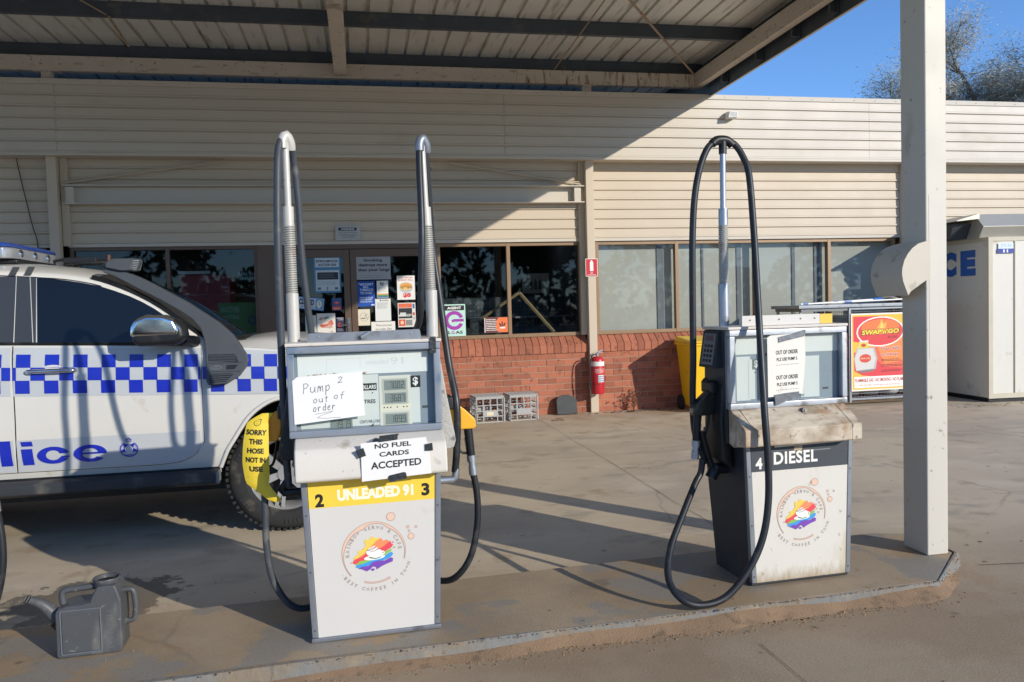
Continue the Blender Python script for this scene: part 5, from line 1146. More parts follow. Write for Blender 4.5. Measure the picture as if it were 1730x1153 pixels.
# ================================================================ SMALL THINGS
# jerry-can style water filler
jc = thing('watering_container', 'grey plastic spouted water container standing on the island', 'water container', (-1.15, 3.52, .066), R(3)); jc.scale = (1, 1, .945)
JM = mat('grey_can_plastic', '#505254', .45, var=.12, scale=6, dirt=[('#77756e', .3, 9, (1, 1, .4)), ('#8f8c84', .08, 45, None)])
q = MB(); q.py([(-.125, .0), (.105, .0), (.118, .012), (.120, .225), (.112, .262), (.10, .30), (.065, .302), (.030, .300), (.010, .262), (.0, .235), (-.028, .228), (-.085, .228), (-.125, .215), (-.13, .20), (-.132, .015)], -.07, .07); q.build('body', jc, mt=JM, bev=.022, segs=4)
q = MB(); q.px([(-.071, .02), (-.074, .03), (-.074, .195), (-.071, .205)], -.105, .035); q.build('front_panel', jc, mt=JM, bev=.003)
q = MB(); 
for (a_, b_) in (((-.11, .018), (.04, .018)), ((.04, .018), (.04, .208)), ((.04, .208), (-.11, .208)), ((-.11, .208), (-.11, .018))): q.tube([(a_[0], -.072, a_[1]), (b_[0], -.072, b_[1])], .003, 6)
for k in range(9): q.tube([(.065, -.0715, .03+k*.02), (.085, -.0715, .03+k*.02)], .0016, 4)
q.build('panel_rim', jc, mt=mat('grey_can_edge', '#6b7076', .4))
q = MB(); q.lathe((.055, -.005, 0), [(.049, .285), (.050, .305), (.055, .318), (.053, .322), (.047, .320), (.045, .300)]); q.build('filler_neck', jc, mt=JM, smooth=50)
q = MB(); q.tube([(.055, -.005, .3045), (.055, -.005, .305)], .043, 24); q.build('filler_opening', jc, mt=mat('dark_hole', '#17191b', .8))
q = MB(); q.tube([(-.115, 0, .215), (-.118, 0, .262), (-.10, 0, .278), (-.03, 0, .282), (.02, 0, .285)], .014, 10, smooth=4); q.build('top_handle', jc, mt=JM, smooth=60)
q = MB(); q.tube([(.10, 0, .252), (.135, 0, .255), (.153, 0, .245), (.160, 0, .20), (.160, 0, .15), (.150, 0, .118), (.125, 0, .112), (.10, 0, .11)], .0125, 10, smooth=4); q.build('side_handle', jc, mt=JM, smooth=60)
q = MB(); q.tube([(-.115, 0, .13), (-.15, 0, .175), (-.19, -.005, .225), (-.235, -.01, .252)], [.034, .030, .024, .015], 14, smooth=4); 
for k in range(4): q.tube([(-.222-k*.009, -.009, .246+k*.0045), (-.225-k*.009, -.009, .2475+k*.0045)], .0185, 12)
q.build('spout', jc, mt=JM, smooth=50)
q = MB(); q.tube([(-.118, 0, .13), (-.136, 0, .155)], [.040, .040], 16); q.build('spout_collar', jc, mt=BLK, smooth=40)
# milk crates
CRT = mat('crate_grey', '#a9a9a7', .55, var=.06, dirt='#7f7b73', damt=.2, dscale=9)
def crate(lbl, loc, rz, patch):
    t_ = thing('milk_crate', lbl, 'crate', loc, rz, 'upturned milk crates by the brick wall')
    w_, d_, h_ = .185, .165, .33; q = MB()
    def wall(fn, wd, cols, open_):
        def bx(a0, a1, z0, z1, t0=0, t1=.010): q.add([fn(a, t, z) for z in (z0, z1) for t in (t0, t1) for a in (a0, a1)], [(0, 2, 3, 1), (4, 5, 7, 6), (0, 1, 5, 4), (2, 6, 7, 3), (0, 4, 6, 2), (1, 3, 7, 5)])
        for i in range(cols+1):
            a = -wd+2*wd*i/cols; bw = .009 if i in (0, cols) else .0065
            if i in range(1, cols) and open_ and i == cols//2: bx(a-bw, a+bw, .15, h_-.02); continue
            bx(a-bw, a+bw, .0, h_-.018)
        for k, z in enumerate((.0, .072, .145, .215, h_-.03)):
            bx(-wd, wd, z, z+.013 if k < 4 else h_, .0012, .0088)
        if open_: bx(-wd/2, wd/2, .084, .146, -.001, .010)
    wall(lambda a, t, z: (a, -d_+t, z), w_, 4, True); wall(lambda a, t, z: (a, d_-t, z), w_, 4, True)
    wall(lambda a, t, z: (-w_+t, a, z), d_, 4, False); wall(lambda a, t, z: (w_-t, a, z), d_, 4, False)
    o = q.build('crate_frame', t_, mt=CRT)
    b_ = MB()
    for i in range(9): a = -w_+2*w_*i/8; b_.box(a-.006, a+.006, -d_, d_, h_, h_+.008)
    for i in range(9): a = -d_+2*d_*i/8; b_.box(-w_, w_, a-.006, a+.006, h_+.001, h_+.007)
    b_.build('crate_base', t_, mt=CRT)
    if patch: b_ = MB(); b_.box(-.05, .04, -d_-.003, -d_-.0015, .09, .14); b_.build('label_patch', t_, mt=mat('patch_cream', '#d9d0b4', .6))
    return t_
crate('grey milk crate nearer the pump, with a cream label patch', (1.545, 9.965, 0), R(5), True)
crate('grey milk crate nearer the dark plate, with a plain front', (1.995, 10.01, 0), R(4), False)
# dark leaning plate
fl = MB(); fl.py([(-.142, 0), (.142, 0), (.142, .20), (.10, .245), (.03, .262), (-.06, .262), (-.12, .235), (-.142, .19)], -.012, .012)
o = fl.build('plastic_cover', bev=.008, mt=mat('dark_cover', '#3b3e40', .6, var=.12, dirt='#5b5a55', damt=.25, dscale=9)); o.location = (2.655, 10.13, .005); o.rotation_euler = (R(-14), 0, 0); tag(o, 'dark grey plastic cover plate leaning on the brick wall between crates and extinguisher', 'cover plate')
st = MB(); st.add([(2.33, 9.62, .0), (2.47, 9.60, .0), (2.50, 9.67, .0), (2.38, 9.70, 0), (2.37, 9.63, .03), (2.45, 9.62, .035), (2.46, 9.66, .03), (2.40, 9.68, .032)], [(0, 1, 5, 4), (1, 2, 6, 5), (2, 3, 7, 6), (3, 0, 4, 7), (4, 5, 6, 7)]); tag(st.build('brick_fragment', mt=mat('fragment', '#7d6352', .9, var=.3, scale=30)), 'small brown broken fragment on the concrete in front of the dark plate', 'rubble')
# extinguisher on the post
ex = thing('fire_extinguisher', 'red dry powder fire extinguisher with black hose hung on the wall post', 'fire extinguisher', (3.075, 10.08, .27))
RED = mat('extinguisher_red', '#c62a35', .3, var=.04, coat=.3)
q = MB(); q.tube([(0, 0, 0), (0, 0, .015), (0, 0, .02), (0, 0, .44), (0, 0, .47), (0, 0, .495), (0, 0, .505)], [.082, .088, .090, .090, .083, .06, .03], 32); q.build('cylinder', ex, mt=RED, smooth=35)
def wrapc(mb, a0, a1, z0, z1, r_): 
    n = 14; V = [(r_*math.sin(R(a0+(a1-a0)*k/n)), -r_*math.cos(R(a0+(a1-a0)*k/n)), z) for z in (z0, z1) for k in range(n+1)]; mb.add(V, [(k, k+1, n+2+k, n+1+k) for k in range(n)])
q = MB(); q.m(ink('#e9e6de')); wrapc(q, -92, 92, .375, .435, .0908); q.m(ink('#b8202c')); wrapc(q, -60, 60, .14, .16, .0908); q.m(ink('#dfe6ea')); wrapc(q, -12, 42, .16, .255, .0912); q.m(ink('#2f5f7c'))
for i in range(4):
    for k in range(3): wrapc(q, -9+i*13, -1+i*13, .168+k*.028, .188+k*.028, .0916)
q.m(ink('#f0dcd8'))
for k, (a_, b_) in enumerate(((-6, 20), (-40, 50), (-34, 44), (-44, 46), (-30, 40))):
    for i in range(6): s0 = a_+(b_-a_)*i/6; wrapc(q, s0+1, s0+(b_-a_)/6*.7, .345-k*.016, .353-k*.016, .0912)
q.m(ink('#4a1218')); wrapc(q, -95, 95, .128, .132, .0911)
q.build('label_band', ex)
q = MB(); q.cyl((0, 0, .50), (0, 0, .545), .022, n=12); q.box(-.02, .075, -.012, .012, .55, .558); q.hexa([(-.01, -.012, .545), (.06, -.012, .57), (.06, .012, .57), (-.01, .012, .545)], [(-.01, -.012, .553), (.09, -.012, .60), (.09, .012, .60), (-.01, .012, .553)]); q.build('valve_handle', ex, mt=ALU)
q = MB(); q.tube([(-.02, -.02, .53), (-.07, -.03, .52), (-.105, -.04, .45), (-.118, -.045, .30), (-.112, -.045, .15)], .0095, 8, smooth=5); q.tube([(-.112, -.045, .15), (-.100, -.045, .06)], [.013, .008], 8); q.build('hose', ex, mt=BLK, smooth=60)
def front_sign(name, label, cat, x0, x1, z0, z1, y, fn, base='#e9e7e1', t=.004, group=None, bm_=None, frame=0):
    """thin sheet standing at depth y; fn draws in 0..1 units on its face"""
    W_, H_ = x1-x0, z1-z0; mb = MB().m(bm_ or ink(base)); mb.box(-W_/2, W_/2, 0, t, 0, H_)
    class D:
        k = [0]
        def y(s): s.k[0] += 1; return -.0006-s.k[0]*.00006
        def c(s, h): mb.m(ink(h)); return s
        def r(s, a_, b_, c_, e_): mb.rect((a_-.5)*W_, (b_-.5)*W_, c_*H_, e_*H_, s.y()); return s
        def p(s, pts): mb.poly([((a_-.5)*W_, b_*H_) for a_, b_ in pts], s.y()); return s
        def e(s, a_, b_, rx, rz, an=0): mb.disc((a_-.5)*W_, b_*H_, rx*W_, rz*H_, y=s.y(), a=an); return s
        def t(s, tx, a_, b_, c_, e_, bold=.03, shear=0, slope=0, rot=0): mb.text(tx, (a_-.5)*W_, (b_-.5)*W_, c_*H_, e_*H_, s.y(), bold=bold, shear=shear, slope=slope, rot=rot); return s
        def l(s, a_, b_, c_, e_, n, fill=.4, jag=.25): mb.lines((a_-.5)*W_, (b_-.5)*W_, c_*H_, e_*H_, n, s.y(), fill, jag); return s
        def ln(s, pts, wd): mb.line([((a_-.5)*W_, b_*H_) for a_, b_ in pts], wd*W_, s.y()); return s
        def rg(s, a_, b_, ro, ri, a0=0, a1=360): mb.ring((a_-.5)*W_, b_*H_, ro*W_, ri*W_, s.y(), a0, a1); return s
    fn(D()); o = mb.build(name); o.location = ((x0+x1)/2, y, z0); return tag(o, label, cat, group)
YG = 10.375
def f_fire(d): d.c('#c8202e').r(.04, .96, .03, .97); d.c('#f4f0ee').p([(.38, .30), (.62, .30), (.64, .34), (.64, .78), (.58, .84), (.56, .90), (.44, .90), (.42, .84), (.36, .78), (.36, .34)]); d.t('FIRE', .40, .60, .17, .22); d.t('EXTINGUISHER', .18, .82, .07, .12, bold=.01)
front_sign('fire_sign', 'red fire extinguisher sign on the wall post between the windows', 'sign', 2.975, 3.145, 1.846, 2.086, 10.190, f_fire)
def f_warn(d): d.c('#2c2a33').r(.12, .85, .66, .86); d.c('#e6e6ea').t('WARNING', .22, .76, .70, .82, bold=.035); d.c('#4b4b52').t('Due to legal requirements', .14, .86, .47, .58, bold=.0); d.t('PLEASE fuel containers', .17, .84, .32, .43, bold=0); d.t('cannot be refilled', .26, .74, .18, .28, bold=0)
front_sign('warning_sign', 'small grey plate headed WARNING on the cladding above the shop door', 'sign', -.30, .015, 2.38, 2.57, 10.322, f_warn, '#b9bbb8')
def f_smoke(d): d.c('#2b2e33').t('Smoking', .22, .76, .74, .90, bold=.03); d.t('destroys more', .07, .90, .53, .70, bold=.03); d.t('than your lungs', .05, .97, .32, .49, bold=.03); d.c('#85898c').l(.1, .9, .06, .2, 2, .3)
front_sign('window_poster', 'grey poster saying Smoking destroys more than your lungs on the right door', 'poster', -.055, .385, 1.874, 2.175, YG, f_smoke, '#a9abad')
def f_tob(d): d.c('#dbe6f5').t('“WE DON’T', .08, .92, .82, .92); d.t('SELL', .33, .66, .72, .80); d.t('TOBACCO', .14, .90, .61, .70); d.t('TO U/18s”', .15, .88, .48, .58); d.t('UNDER 18s WILL BE', .10, .88, .32, .38, bold=.015); d.t('ASKED FOR PROOF', .10, .82, .24, .30, bold=.015); d.t('PENALTIES APPLY', .14, .86, .16, .21, bold=.01); d.e(.82, .06, .05, .03); d.e(.92, .06, .04, .03)
front_sign('window_poster', 'blue poster saying WE DON’T SELL TOBACCO TO U/18s on the right door', 'poster', -.050, .172, 1.525, 1.855, YG, f_tob, '#1c4fa8')
def f_hi(d): d.c('#3a4238').t('hi', .30, .60, .72, .95, bold=.03); d.c('#8f9391').l(.12, .9, .34, .66, 4, .18, .1); d.c('#d9a34a').r(.02, .98, .17, .25); d.c('#3c8f6a').r(.02, .98, .09, .165); d.c('#2f6ba4').r(.02, .98, .02, .085)
front_sign('window_poster', 'small white card with yellow, green and blue stripes at its foot, on the right door', 'poster', .199, .345, 1.632, 1.855, YG, f_hi)
def f_pap(d): d.c('#2e2f31').p([(.30, .92), (.36, .985), (.40, .92), (.36, .89)]); d.t('notice', .42, .86, .90, .96, shear=.3, bold=.02); d.c('#8d9092').l(.12, .9, .55, .84, 8, .35, .3)
front_sign('window_poster', 'white typed letter taped on the right door between the blue and roll posters', 'poster', .170, .372, 1.33, 1.62, YG, f_pap, '#dfe1de')
def f_nos(d): d.c('#6f665a').rg(.5, .52, .36, .34); d.c('#2c2a28').r(.26, .6, .42, .47); d.ln([(.55, .62), (.65, .58), (.72, .46), (.76, .40)], .03); d.rg(.64, .66, .06, .045)
front_sign('window_poster', 'cream no smoking card low on the right door', 'poster', -.052, .100, 1.278, 1.49, YG, f_nos, '#dfd6c2')
def f_prem(d): d.c('#3c3c3e').t('These premises', .18, .86, .66, .82, bold=.0); d.t('are under 24hr', .17, .86, .42, .58, bold=0); d.t('Video Surveillance', .08, .92, .18, .36, bold=0)
front_sign('window_poster', 'white card saying These premises are under 24hr Video Surveillance', 'poster', .112, .420, 1.13, 1.322, YG-.006, f_prem, '#e6e3db')
def f_chk(d):
    d.c('#d23a44').t('HOT CHICKEN', .12, .88, .89, .95, bold=.02); d.t('& GRAVY ROLL', .10, .90, .79, .85, bold=.02); d.c('#dfe2e3').e(.5, .50, .42, .26); d.c('#b9c0c4').e(.5, .49, .36, .20); d.c('#e0a757').e(.5, .58, .34, .13); d.c('#d08c3e').e(.52, .54, .34, .06); d.c('#5d4a2e').e(.5, .49, .32, .04); d.c('#e9c079').e(.48, .46, .31, .06); d.c('#4f7a35').e(.3, .48, .06, .02); d.e(.62, .485, .07, .02); d.c('#d8323a').t('$8', .32, .76, .08, .28, bold=.045)
front_sign('window_poster', 'white food poster of a chicken and gravy roll for $8 on the right door', 'poster', .461, .694, 1.60, 1.915, YG, f_chk)
def f_or(d):
    d.c('#e0643f').r(.04, .80, .80, .97); d.c('#e98c6a').l(.1, .75, .83, .94, 2, .4); d.c('#2b2b30').r(.04, .80, .36, .78); d.c('#d6d6d2').r(.12, .45, .50, .60); d.r(.05, .7, .44, .52); d.c('#a3a29e').r(.45, .78, .46, .54); d.c('#d9573b').r(.04, .40, .05, .32); d.c('#f2c8a5').e(.22, .19, .10, .08); d.c('#8b8d88').r(.43, .80, .07, .30); d.c('#3a6fae').r(.84, .95, .76, .95); d.c('#c94248').r(.84, .95, .48, .60); d.c('#3b3d40').l(.84, .96, .30, .42, 3)
front_sign('window_poster', 'orange and black advert with a truck picture below the chicken roll poster', 'poster', .462, .692, 1.24, 1.56, YG, f_or, '#dedbd3')
def f_auc(d):
    d.c('#c9d4da').r(.06, .94, .70, .95); d.c('#22262c').t('BYRDS-SERVICES', .10, .90, .83, .90, bold=.04); d.t('AUCTION 2024', .16, .84, .73, .80, bold=.04); d.c('#c3ced2').r(.06, .94, .05, .62); d.c('#2c333b').r(.12, .90, .36, .56); d.c('#7f8e96').l(.2, .85, .40, .53, 3, .25); d.c('#7b8a90').l(.12, .88, .20, .33, 4, .25, .1); d.c('#66767d').r(.12, .24, .08, .15); d.r(.76, .88, .08, .15); d.r(.46, .50, .07, .17)
front_sign('window_poster', 'blue bordered auction notice, largest sheet on the left door', 'poster', -.590, -.252, 1.715, 2.185, YG, f_auc, '#4f88ad')
def f_cls(d): d.c('#c3d0da').r(.03, .97, .08, .92); d.c('#1f3556').t('CLOSED', .05, .62, .38, .82, bold=.05); d.t('please call again', .15, .6, .16, .28, bold=.01); d.c('#5c8fc0').r(.68, .95, .12, .88); d.c('#dfe3cf').e(.81, .5, .10, .32); d.c('#39577c').ln([(.81, .5), (.81, .72)], .015); d.ln([(.81, .5), (.85, .44)], .015)
o = front_sign('closed_sign', 'blue and white CLOSED sign with a clock face hanging askew on the left door', 'sign', -.82, -.485, 1.50, 1.665, YG, f_cls, '#3f74a8'); o.rotation_euler = (0, R(7), 0)
def f_red(d): d.c('#2a5c98').r(.04, .96, .36, .96); d.c('#b8404a').e(.5, .62, .32, .17); d.c('#e4d9d2').t('OPEN', .34, .66, .58, .66); d.c('#d35a44').r(.04, .96, .04, .35); d.c('#e8c6b0').t('hours', .2, .8, .10, .26)
front_sign('window_poster', 'small blue over red sticker beside the left door stile', 'poster', -.380, -.258, 1.485, 1.642, YG, f_red, '#35639a')
def f_food(d):
    d.c('#d8806a').e(.52, .45, .38, .16, .2); d.c('#ecd7c8').e(.45, .55, .2, .10, .4); d.c('#c9a79a').e(.6, .35, .25, .09, -.2); d.c('#7f9e72').e(.5, .78, .16, .06, .3); d.c('#d96f66').e(.78, .55, .08, .13); d.c('#cf8f85').e(.22, .74, .12, .06, .5); d.c('#c8573e').e(.4, .40, .22, .05, .2); d.c('#a04038').t('- 12', .62, .84, .05, .13)
front_sign('window_poster', 'faded picture of plated food low on the left door', 'poster', -.574, -.343, 1.19, 1.45, YG, f_food, '#e2ded4')
def f_sm(d): d.c('#b9bcc6').t('COFFEE', .25, .9, .80, .87); d.c('#c8363e').e(.45, .50, .22, .15); d.c('#2c2f48').e(.50, .50, .13, .09); d.c('#8b8fa5').l(.1, .9, .1, .3, 3); d.c('#d7d8de').r(.05, .95, .93, .96)
front_sign('window_poster', 'dark navy sticker with a red C beside the door handle', 'poster', -.332, -.235, 1.196, 1.395, YG, f_sm, '#2c2f48')
def f_menu(d): d.c('#a9b0aa').l(.1, .9, .08, .92, 7, .3, .5)
front_sign('window_poster', 'pale price list left of the food picture on the left door', 'poster', -.72, -.582, 1.19, 1.43, YG, f_menu, '#c9cfc6')
def f_ag(d):
    d.c('#17181b').r(.05, .95, .81, .96); d.c('#f1f1ef').t('AGENT', .20, .82, .845, .925, bold=.04); d.c('#a23aa8').rg(.50, .50, .42, .26, 20, 335); d.r(.50, .92, .46, .545); d.p([(.38, .52), (.5, .545), (.5, .46), (.38, .44)]); d.c('#d8f0e4').p([(.26, .47), (.38, .50), (.38, .44)]); d.c('#17181b').t('EL', .10, .335, .085, .175, bold=.03); d.c('#a23aa8').t('G', .36, .50, .080, .18, bold=.03); d.c('#17181b').t('AS', .53, .86, .085, .175, bold=.03)
front_sign('agent_sign', 'mint green gas AGENT sign with purple G behind the glass beside the pump', 'sign', 1.05, 1.352, 1.092, 1.523, YG+.005, f_ag, '#bfe3d6')
def f_or2(d):
    d.c('#ece8e2').r(.02, .05, .04, .96); d.c('#f0eeec').l(.08, .58, .12, .90, 7, .4, .2); d.c('#ef7a45').p([(.60, .97), (.99, .97), (.99, .03), (.60, .03), (.50, .30), (.50, .66)]); d.c('#3a2d2c').e(.68, .50, .035, .13, .5); d.e(.76, .56, .03, .17); d.e(.85, .52, .035, .13, -.5); d.c('#f3e9e2').r(.66, .88, .26, .36)
front_sign('window_poster', 'orange and dark information card at the bottom right of the agent sign window', 'poster', 1.60, 1.925, 1.125, 1.335, YG+.005, f_or2, '#6a3b34')
def f_dk(d): d.c('#4a4d49').rg(.5, .5, .3, .2); d.c('#31332f').r(.1, .9, .1, .25)
front_sign('window_poster', 'dull dark framed picture standing behind the glass beside the agent sign', 'poster', 1.42, 1.60, 1.09, 1.33, 10.46, f_dk, '#26292a')
def f_gr(d): d.c('#7f9a8a').t('RETOOMS', .05, .52, .72, .90, bold=.02); d.t('GNITTIUQ', .03, .5, .50, .66, bold=.02); d.c('#2a3a5c').rg(.80, .45, .14, .07, 150, 390)
def f_gr(d): d.c('#8aa394').t('SMOOTHER', .05, .52, .70, .88, bold=.02); d.t('QUITTING', .08, .5, .48, .62, bold=.02); d.c('#2f4a6c').rg(.82, .45, .12, .06, 0, 360)
front_sign('quitting_poster', 'green poster reading SMOOTHER QUITTING behind the glass above the car bonnet', 'poster', -1.80, -1.30, 1.20, 1.62, 10.52, f_gr, '#3f7a45')
def f_sma(d): d.c('#a9c8c4').t('REAL BURGERS', .02, .98, .56, .92, bold=.03); d.t('SMASH THIS', .08, .94, .08, .46, bold=.05)
front_sign('smash_poster', 'dark strip with pale SMASH THIS lettering seen inside the left window', 'poster', -1.56, -1.18, 1.90, 2.02, 10.6, f_sma, '#263034')
# little light box on the fascia
wl = thing('wall_sensor', 'small pale light box fixed to the sunlit fascia', 'light fitting', (5.05, 10.08, 3.95))
q = MB(); q.hexa([(-.075, -.10, .0), (.065, -.10, .01), (.075, .02, .01), (-.075, .02, 0)], [(-.055, -.10, .085), (.065, -.10, .09), (.075, .02, .10), (-.06, .02, .10)]); q.build('case', wl, mt=mat('case_white', '#d8d8d4', .5), bev=.006)
q = MB(); 
for i in range(5): q.box(-.04+i*.02, -.032+i*.02, -.103, -.1005, .02, .075)
q.build('front_ribs', wl, mt=mat('case_rib', '#a7a9ab', .5)); q = MB(); q.box(-.02, .02, .02, .06, .03, .07); q.build('bracket', wl, mt=ALUD)
# wheelie bin
wb = thing('wheelie_bin', 'yellow wheelie bin with a dollar sticker standing by the brick wall', 'bin', (4.47, 9.86, 0), R(-4))
q = MB(); q.hexa([(-.215, -.26, .06), (.215, -.26, .06), (.20, .20, .06), (-.20, .20, .06)], [(-.27, -.34, .92), (.27, -.34, .92), (.27, .27, .92), (-.27, .27, .92)]); q.build('bin_body', wb, mt=YEL, bev=.03, segs=3)
q = MB(); q.box(-.285, .285, -.352, .285, .885, .925); q.build('rim', wb, mt=YEL, bev=.012)
q = MB(); q.hexa([(-.295, -.375, .926), (.295, -.375, .926), (.295, .27, .926), (-.295, .27, .926)], [(-.27, -.35, .955), (.27, -.35, .955), (.27, .27, 1.0), (-.27, .27, 1.0)]); q.build('lid', wb, mt=YEL, bev=.018, segs=3)
q = MB(); q.tube([(-.22, .33, .96), (.22, .33, .96)], .014, 10); q.tube([(-.22, .26, .95), (-.22, .33, .96)], .012, 8); q.tube([(.22, .26, .95), (.22, .33, .96)], .012, 8); q.build('handle', wb, mt=YEL)
for s_ in (-1, 1): q = MB(); q.cyl((s_*.20, .21, .10), (s_*.25, .21, .10), .10, n=24); q.cyl((s_*.251, .21, .10), (s_*.253, .21, .10), .05, n=16); q.build('wheel', wb, mt=mat('bin_wheel', '#2c2e31', .7), smooth=40)
q = MB().m(ink('#c9c4ba')); q.add([(-.175, -.3005, .62), (-.01, -.3005, .62), (-.01, -.323, .80), (-.175, -.323, .80)], [(0, 1, 2, 3)]); q.m(INK); V_, F_ = glyphs('$', .04); ax = min(v[0] for v in V_); bx_ = max(v[0] for v in V_); az = min(v[1] for v in V_); bz = max(v[1] for v in V_)
q.add([(-.145+(v[0]-ax)/(bx_-ax)*.09, -.306-.125*(.02+(v[1]-az)/(bz-az)*.12), .66+(v[1]-az)/(bz-az)*.12) for v in V_], F_); q.build('sticker', wb)
# gas bottle cage
CGX0, CGX1, CGY = 6.40, 7.75, 9.45
gc = thing('gas_bottle_cage', 'galvanised gas bottle cage with an orange swap advert on its front', 'gas bottle cage', (CGX0, CGY, 0))
q = MB()
W_ = CGX1-CGX0
for x in (.015, W_-.015): q.box(x-.015, x+.015, 0, .03, .05, 1.33); q.box(x-.015, x+.015, .62, .65, .05, 1.33)
for z in (.08, 1.30): q.box(.03, W_-.03, 0, .028, z, z+.028); q.box(.03, W_-.03, .62, .648, z, z+.028); q.box(0, .028, .03, .62, z, z+.028); q.box(W_-.028, W_, .03, .62, z, z+.028)
q.build('frame', gc, mt=ALUD)
q = MB()
for i in range(27): x = .04+i*(W_-.08)/26; q.cyl((x, .014, .10), (x, .014, 1.30), .0025, n=5)
for k in range(26): z = .12+k*.046; q.cyl((.03, .012, z), (W_-.03, .012, z), .0025, n=5)
for i in range(13): y = .05+i*.046; q.cyl((.014, y, .10), (.014, y, 1.30), .0025, n=5)
for k in range(26): z = .12+k*.046; q.cyl((.012, .03, z), (.012, .62, z), .0025, n=5)
q.build('wire_mesh', gc, mt=ALUD)
q = MB(); q.box(-.75, W_+.02, -.03, .69, 1.331, 1.375); q.build('roof_tray', gc, mt=ALUD, bev=.004); q = MB(); q.box(-.70, -.02, .0, .66, 1.29, 1.33); q.build('side_shelf', gc, mt=mat('shelf_grey', '#75787b', .5, metal=.3)); 
q = MB(); q.box(-.70, -.67, .02, .05, 0, 1.29); q.box(-.70, -.67, .6, .63, 0, 1.29); q.build('shelf_leg', gc, mt=ALUD)
for i in range(4):
    g_ = thing('gas_bottle', 'grey gas bottle behind the cage wire, %s from the left' % ('first', 'second', 'third', 'fourth')[i], 'gas bottle', (CGX0+.20+i*.30, CGY+.30, .12), 0, 'gas bottles in the cage')
    q = MB(); q.tube([(0, 0, 0), (0, 0, .03), (0, 0, .06), (0, 0, .34), (0, 0, .40), (0, 0, .43)], [.11, .13, .135, .135, .10, .05], 20); q.build('cylinder', g_, mt=mat('bottle_grey', '#b9bcbd', .4), smooth=40); q = MB(); q.tube([(0, 0, .41), (0, 0, .50)], [.08, .08], 16); q.build('collar', g_, mt=mat('bottle_grey', '#b9bcbd', .4), smooth=40)
def f_sw(d):
    d.c('#f0bd3c').r(.02, .98, .02, .98); d.c('#e1384a').p([(.04, .96), (.62, .96), (.45, .72), (.2, .62), (.04, .64)]); d.c('#e8694a').p([(.30, .56), (.98, .62), (.98, .20), (.60, .20), (.36, .24), (.1, .34), (.08, .44)])
    d.c('#e0424a').p([(.05, .50), (.30, .52), (.60, .30), (.97, .28), (.97, .17), (.50, .17), (.2, .20), (.05, .26)]); d.c('#ef8a4a').p([(.45, .60), (.98, .70), (.98, .38), (.60, .34)])
    d.c('#f6ecdc').e(.53, .76, .435, .195, .03); d.c('#dd3f44').e(.53, .76, .41, .178, .03); d.c('#ea7a3f').e(.53, .82, .35, .10, .03); d.c('#f2b04a').p([(.46, .80), (.52, .86), (.55, .93), (.58, .86), (.64, .88), (.63, .80)]); d.c('#f7cf6a').p([(.52, .80), (.56, .90), (.59, .80)])
    d.c('#3a2a20').t('SWAP’n’GO', .175, .885, .720, .795, bold=.075, shear=.15, slope=.03); d.c('#f4e23c').t('SWAP’n’GO', .19, .87, .728, .788, bold=.035, shear=.15, slope=.03); d.c('#4a1f22').t('ELGAS', .67, .84, .672, .702, bold=.01, slope=.03)
    d.c('#b9b6b0').p([(.08, .26), (.44, .28), (.47, .42), (.42, .56), (.10, .55), (.05, .42)]); d.c('#d6d3cd').p([(.09, .27), (.40, .285), (.44, .42), (.385, .55), (.12, .54), (.06, .42)]); d.c('#dad7d0').p([(.12, .55), (.15, .645), (.31, .655), (.30, .56)]); d.c('#e2cf3c').r(.14, .30, .555, .625); d.c('#c9403a').e(.22, .59, .045, .022)
    d.c('#7f7c78').p([(.16, .235), (.38, .25), (.42, .28), (.12, .26)]); d.c('#d84a36').e(.25, .42, .105, .055, .05); d.c('#f0d9b0').t('SWAP n GO', .165, .335, .41, .43, bold=.02)
    d.c('#f3e4d8').t('Fast, Safe', .535, .895, .515, .565, bold=.06, slope=.02); d.t('and Easy', .535, .865, .435, .485, bold=.06, slope=.02); d.c('#b02a34').t('Fast, Safe', .54, .89, .52, .56, bold=.02, slope=.02); d.t('and Easy', .54, .86, .44, .48, bold=.02, slope=.02)
    d.c('#5a2a20').l(.54, .95, .37, .405, 2, .45, .2); d.l(.54, .95, .30, .335, 2, .45, .2); d.l(.54, .95, .235, .265, 2, .45, .2)
    d.c('#f6f1e6').r(.05, .97, .04, .185); d.c('#b8303a').t('FLAMMABLE GAS - NO SMOKING - NO FLAME', .065, .955, .115, .160, bold=.03); d.t('1300 652 003  www.elgas.com.au/swapngo', .12, .88, .06, .085, bold=.0)
front_sign('gas_advert', 'red and orange SWAP’n’GO gas bottle advert on the front of the cage', 'sign', CGX0+.02, CGX0+.85, .20, 1.245, CGY-.012, f_sw, '#f0e9dc', t=.006)
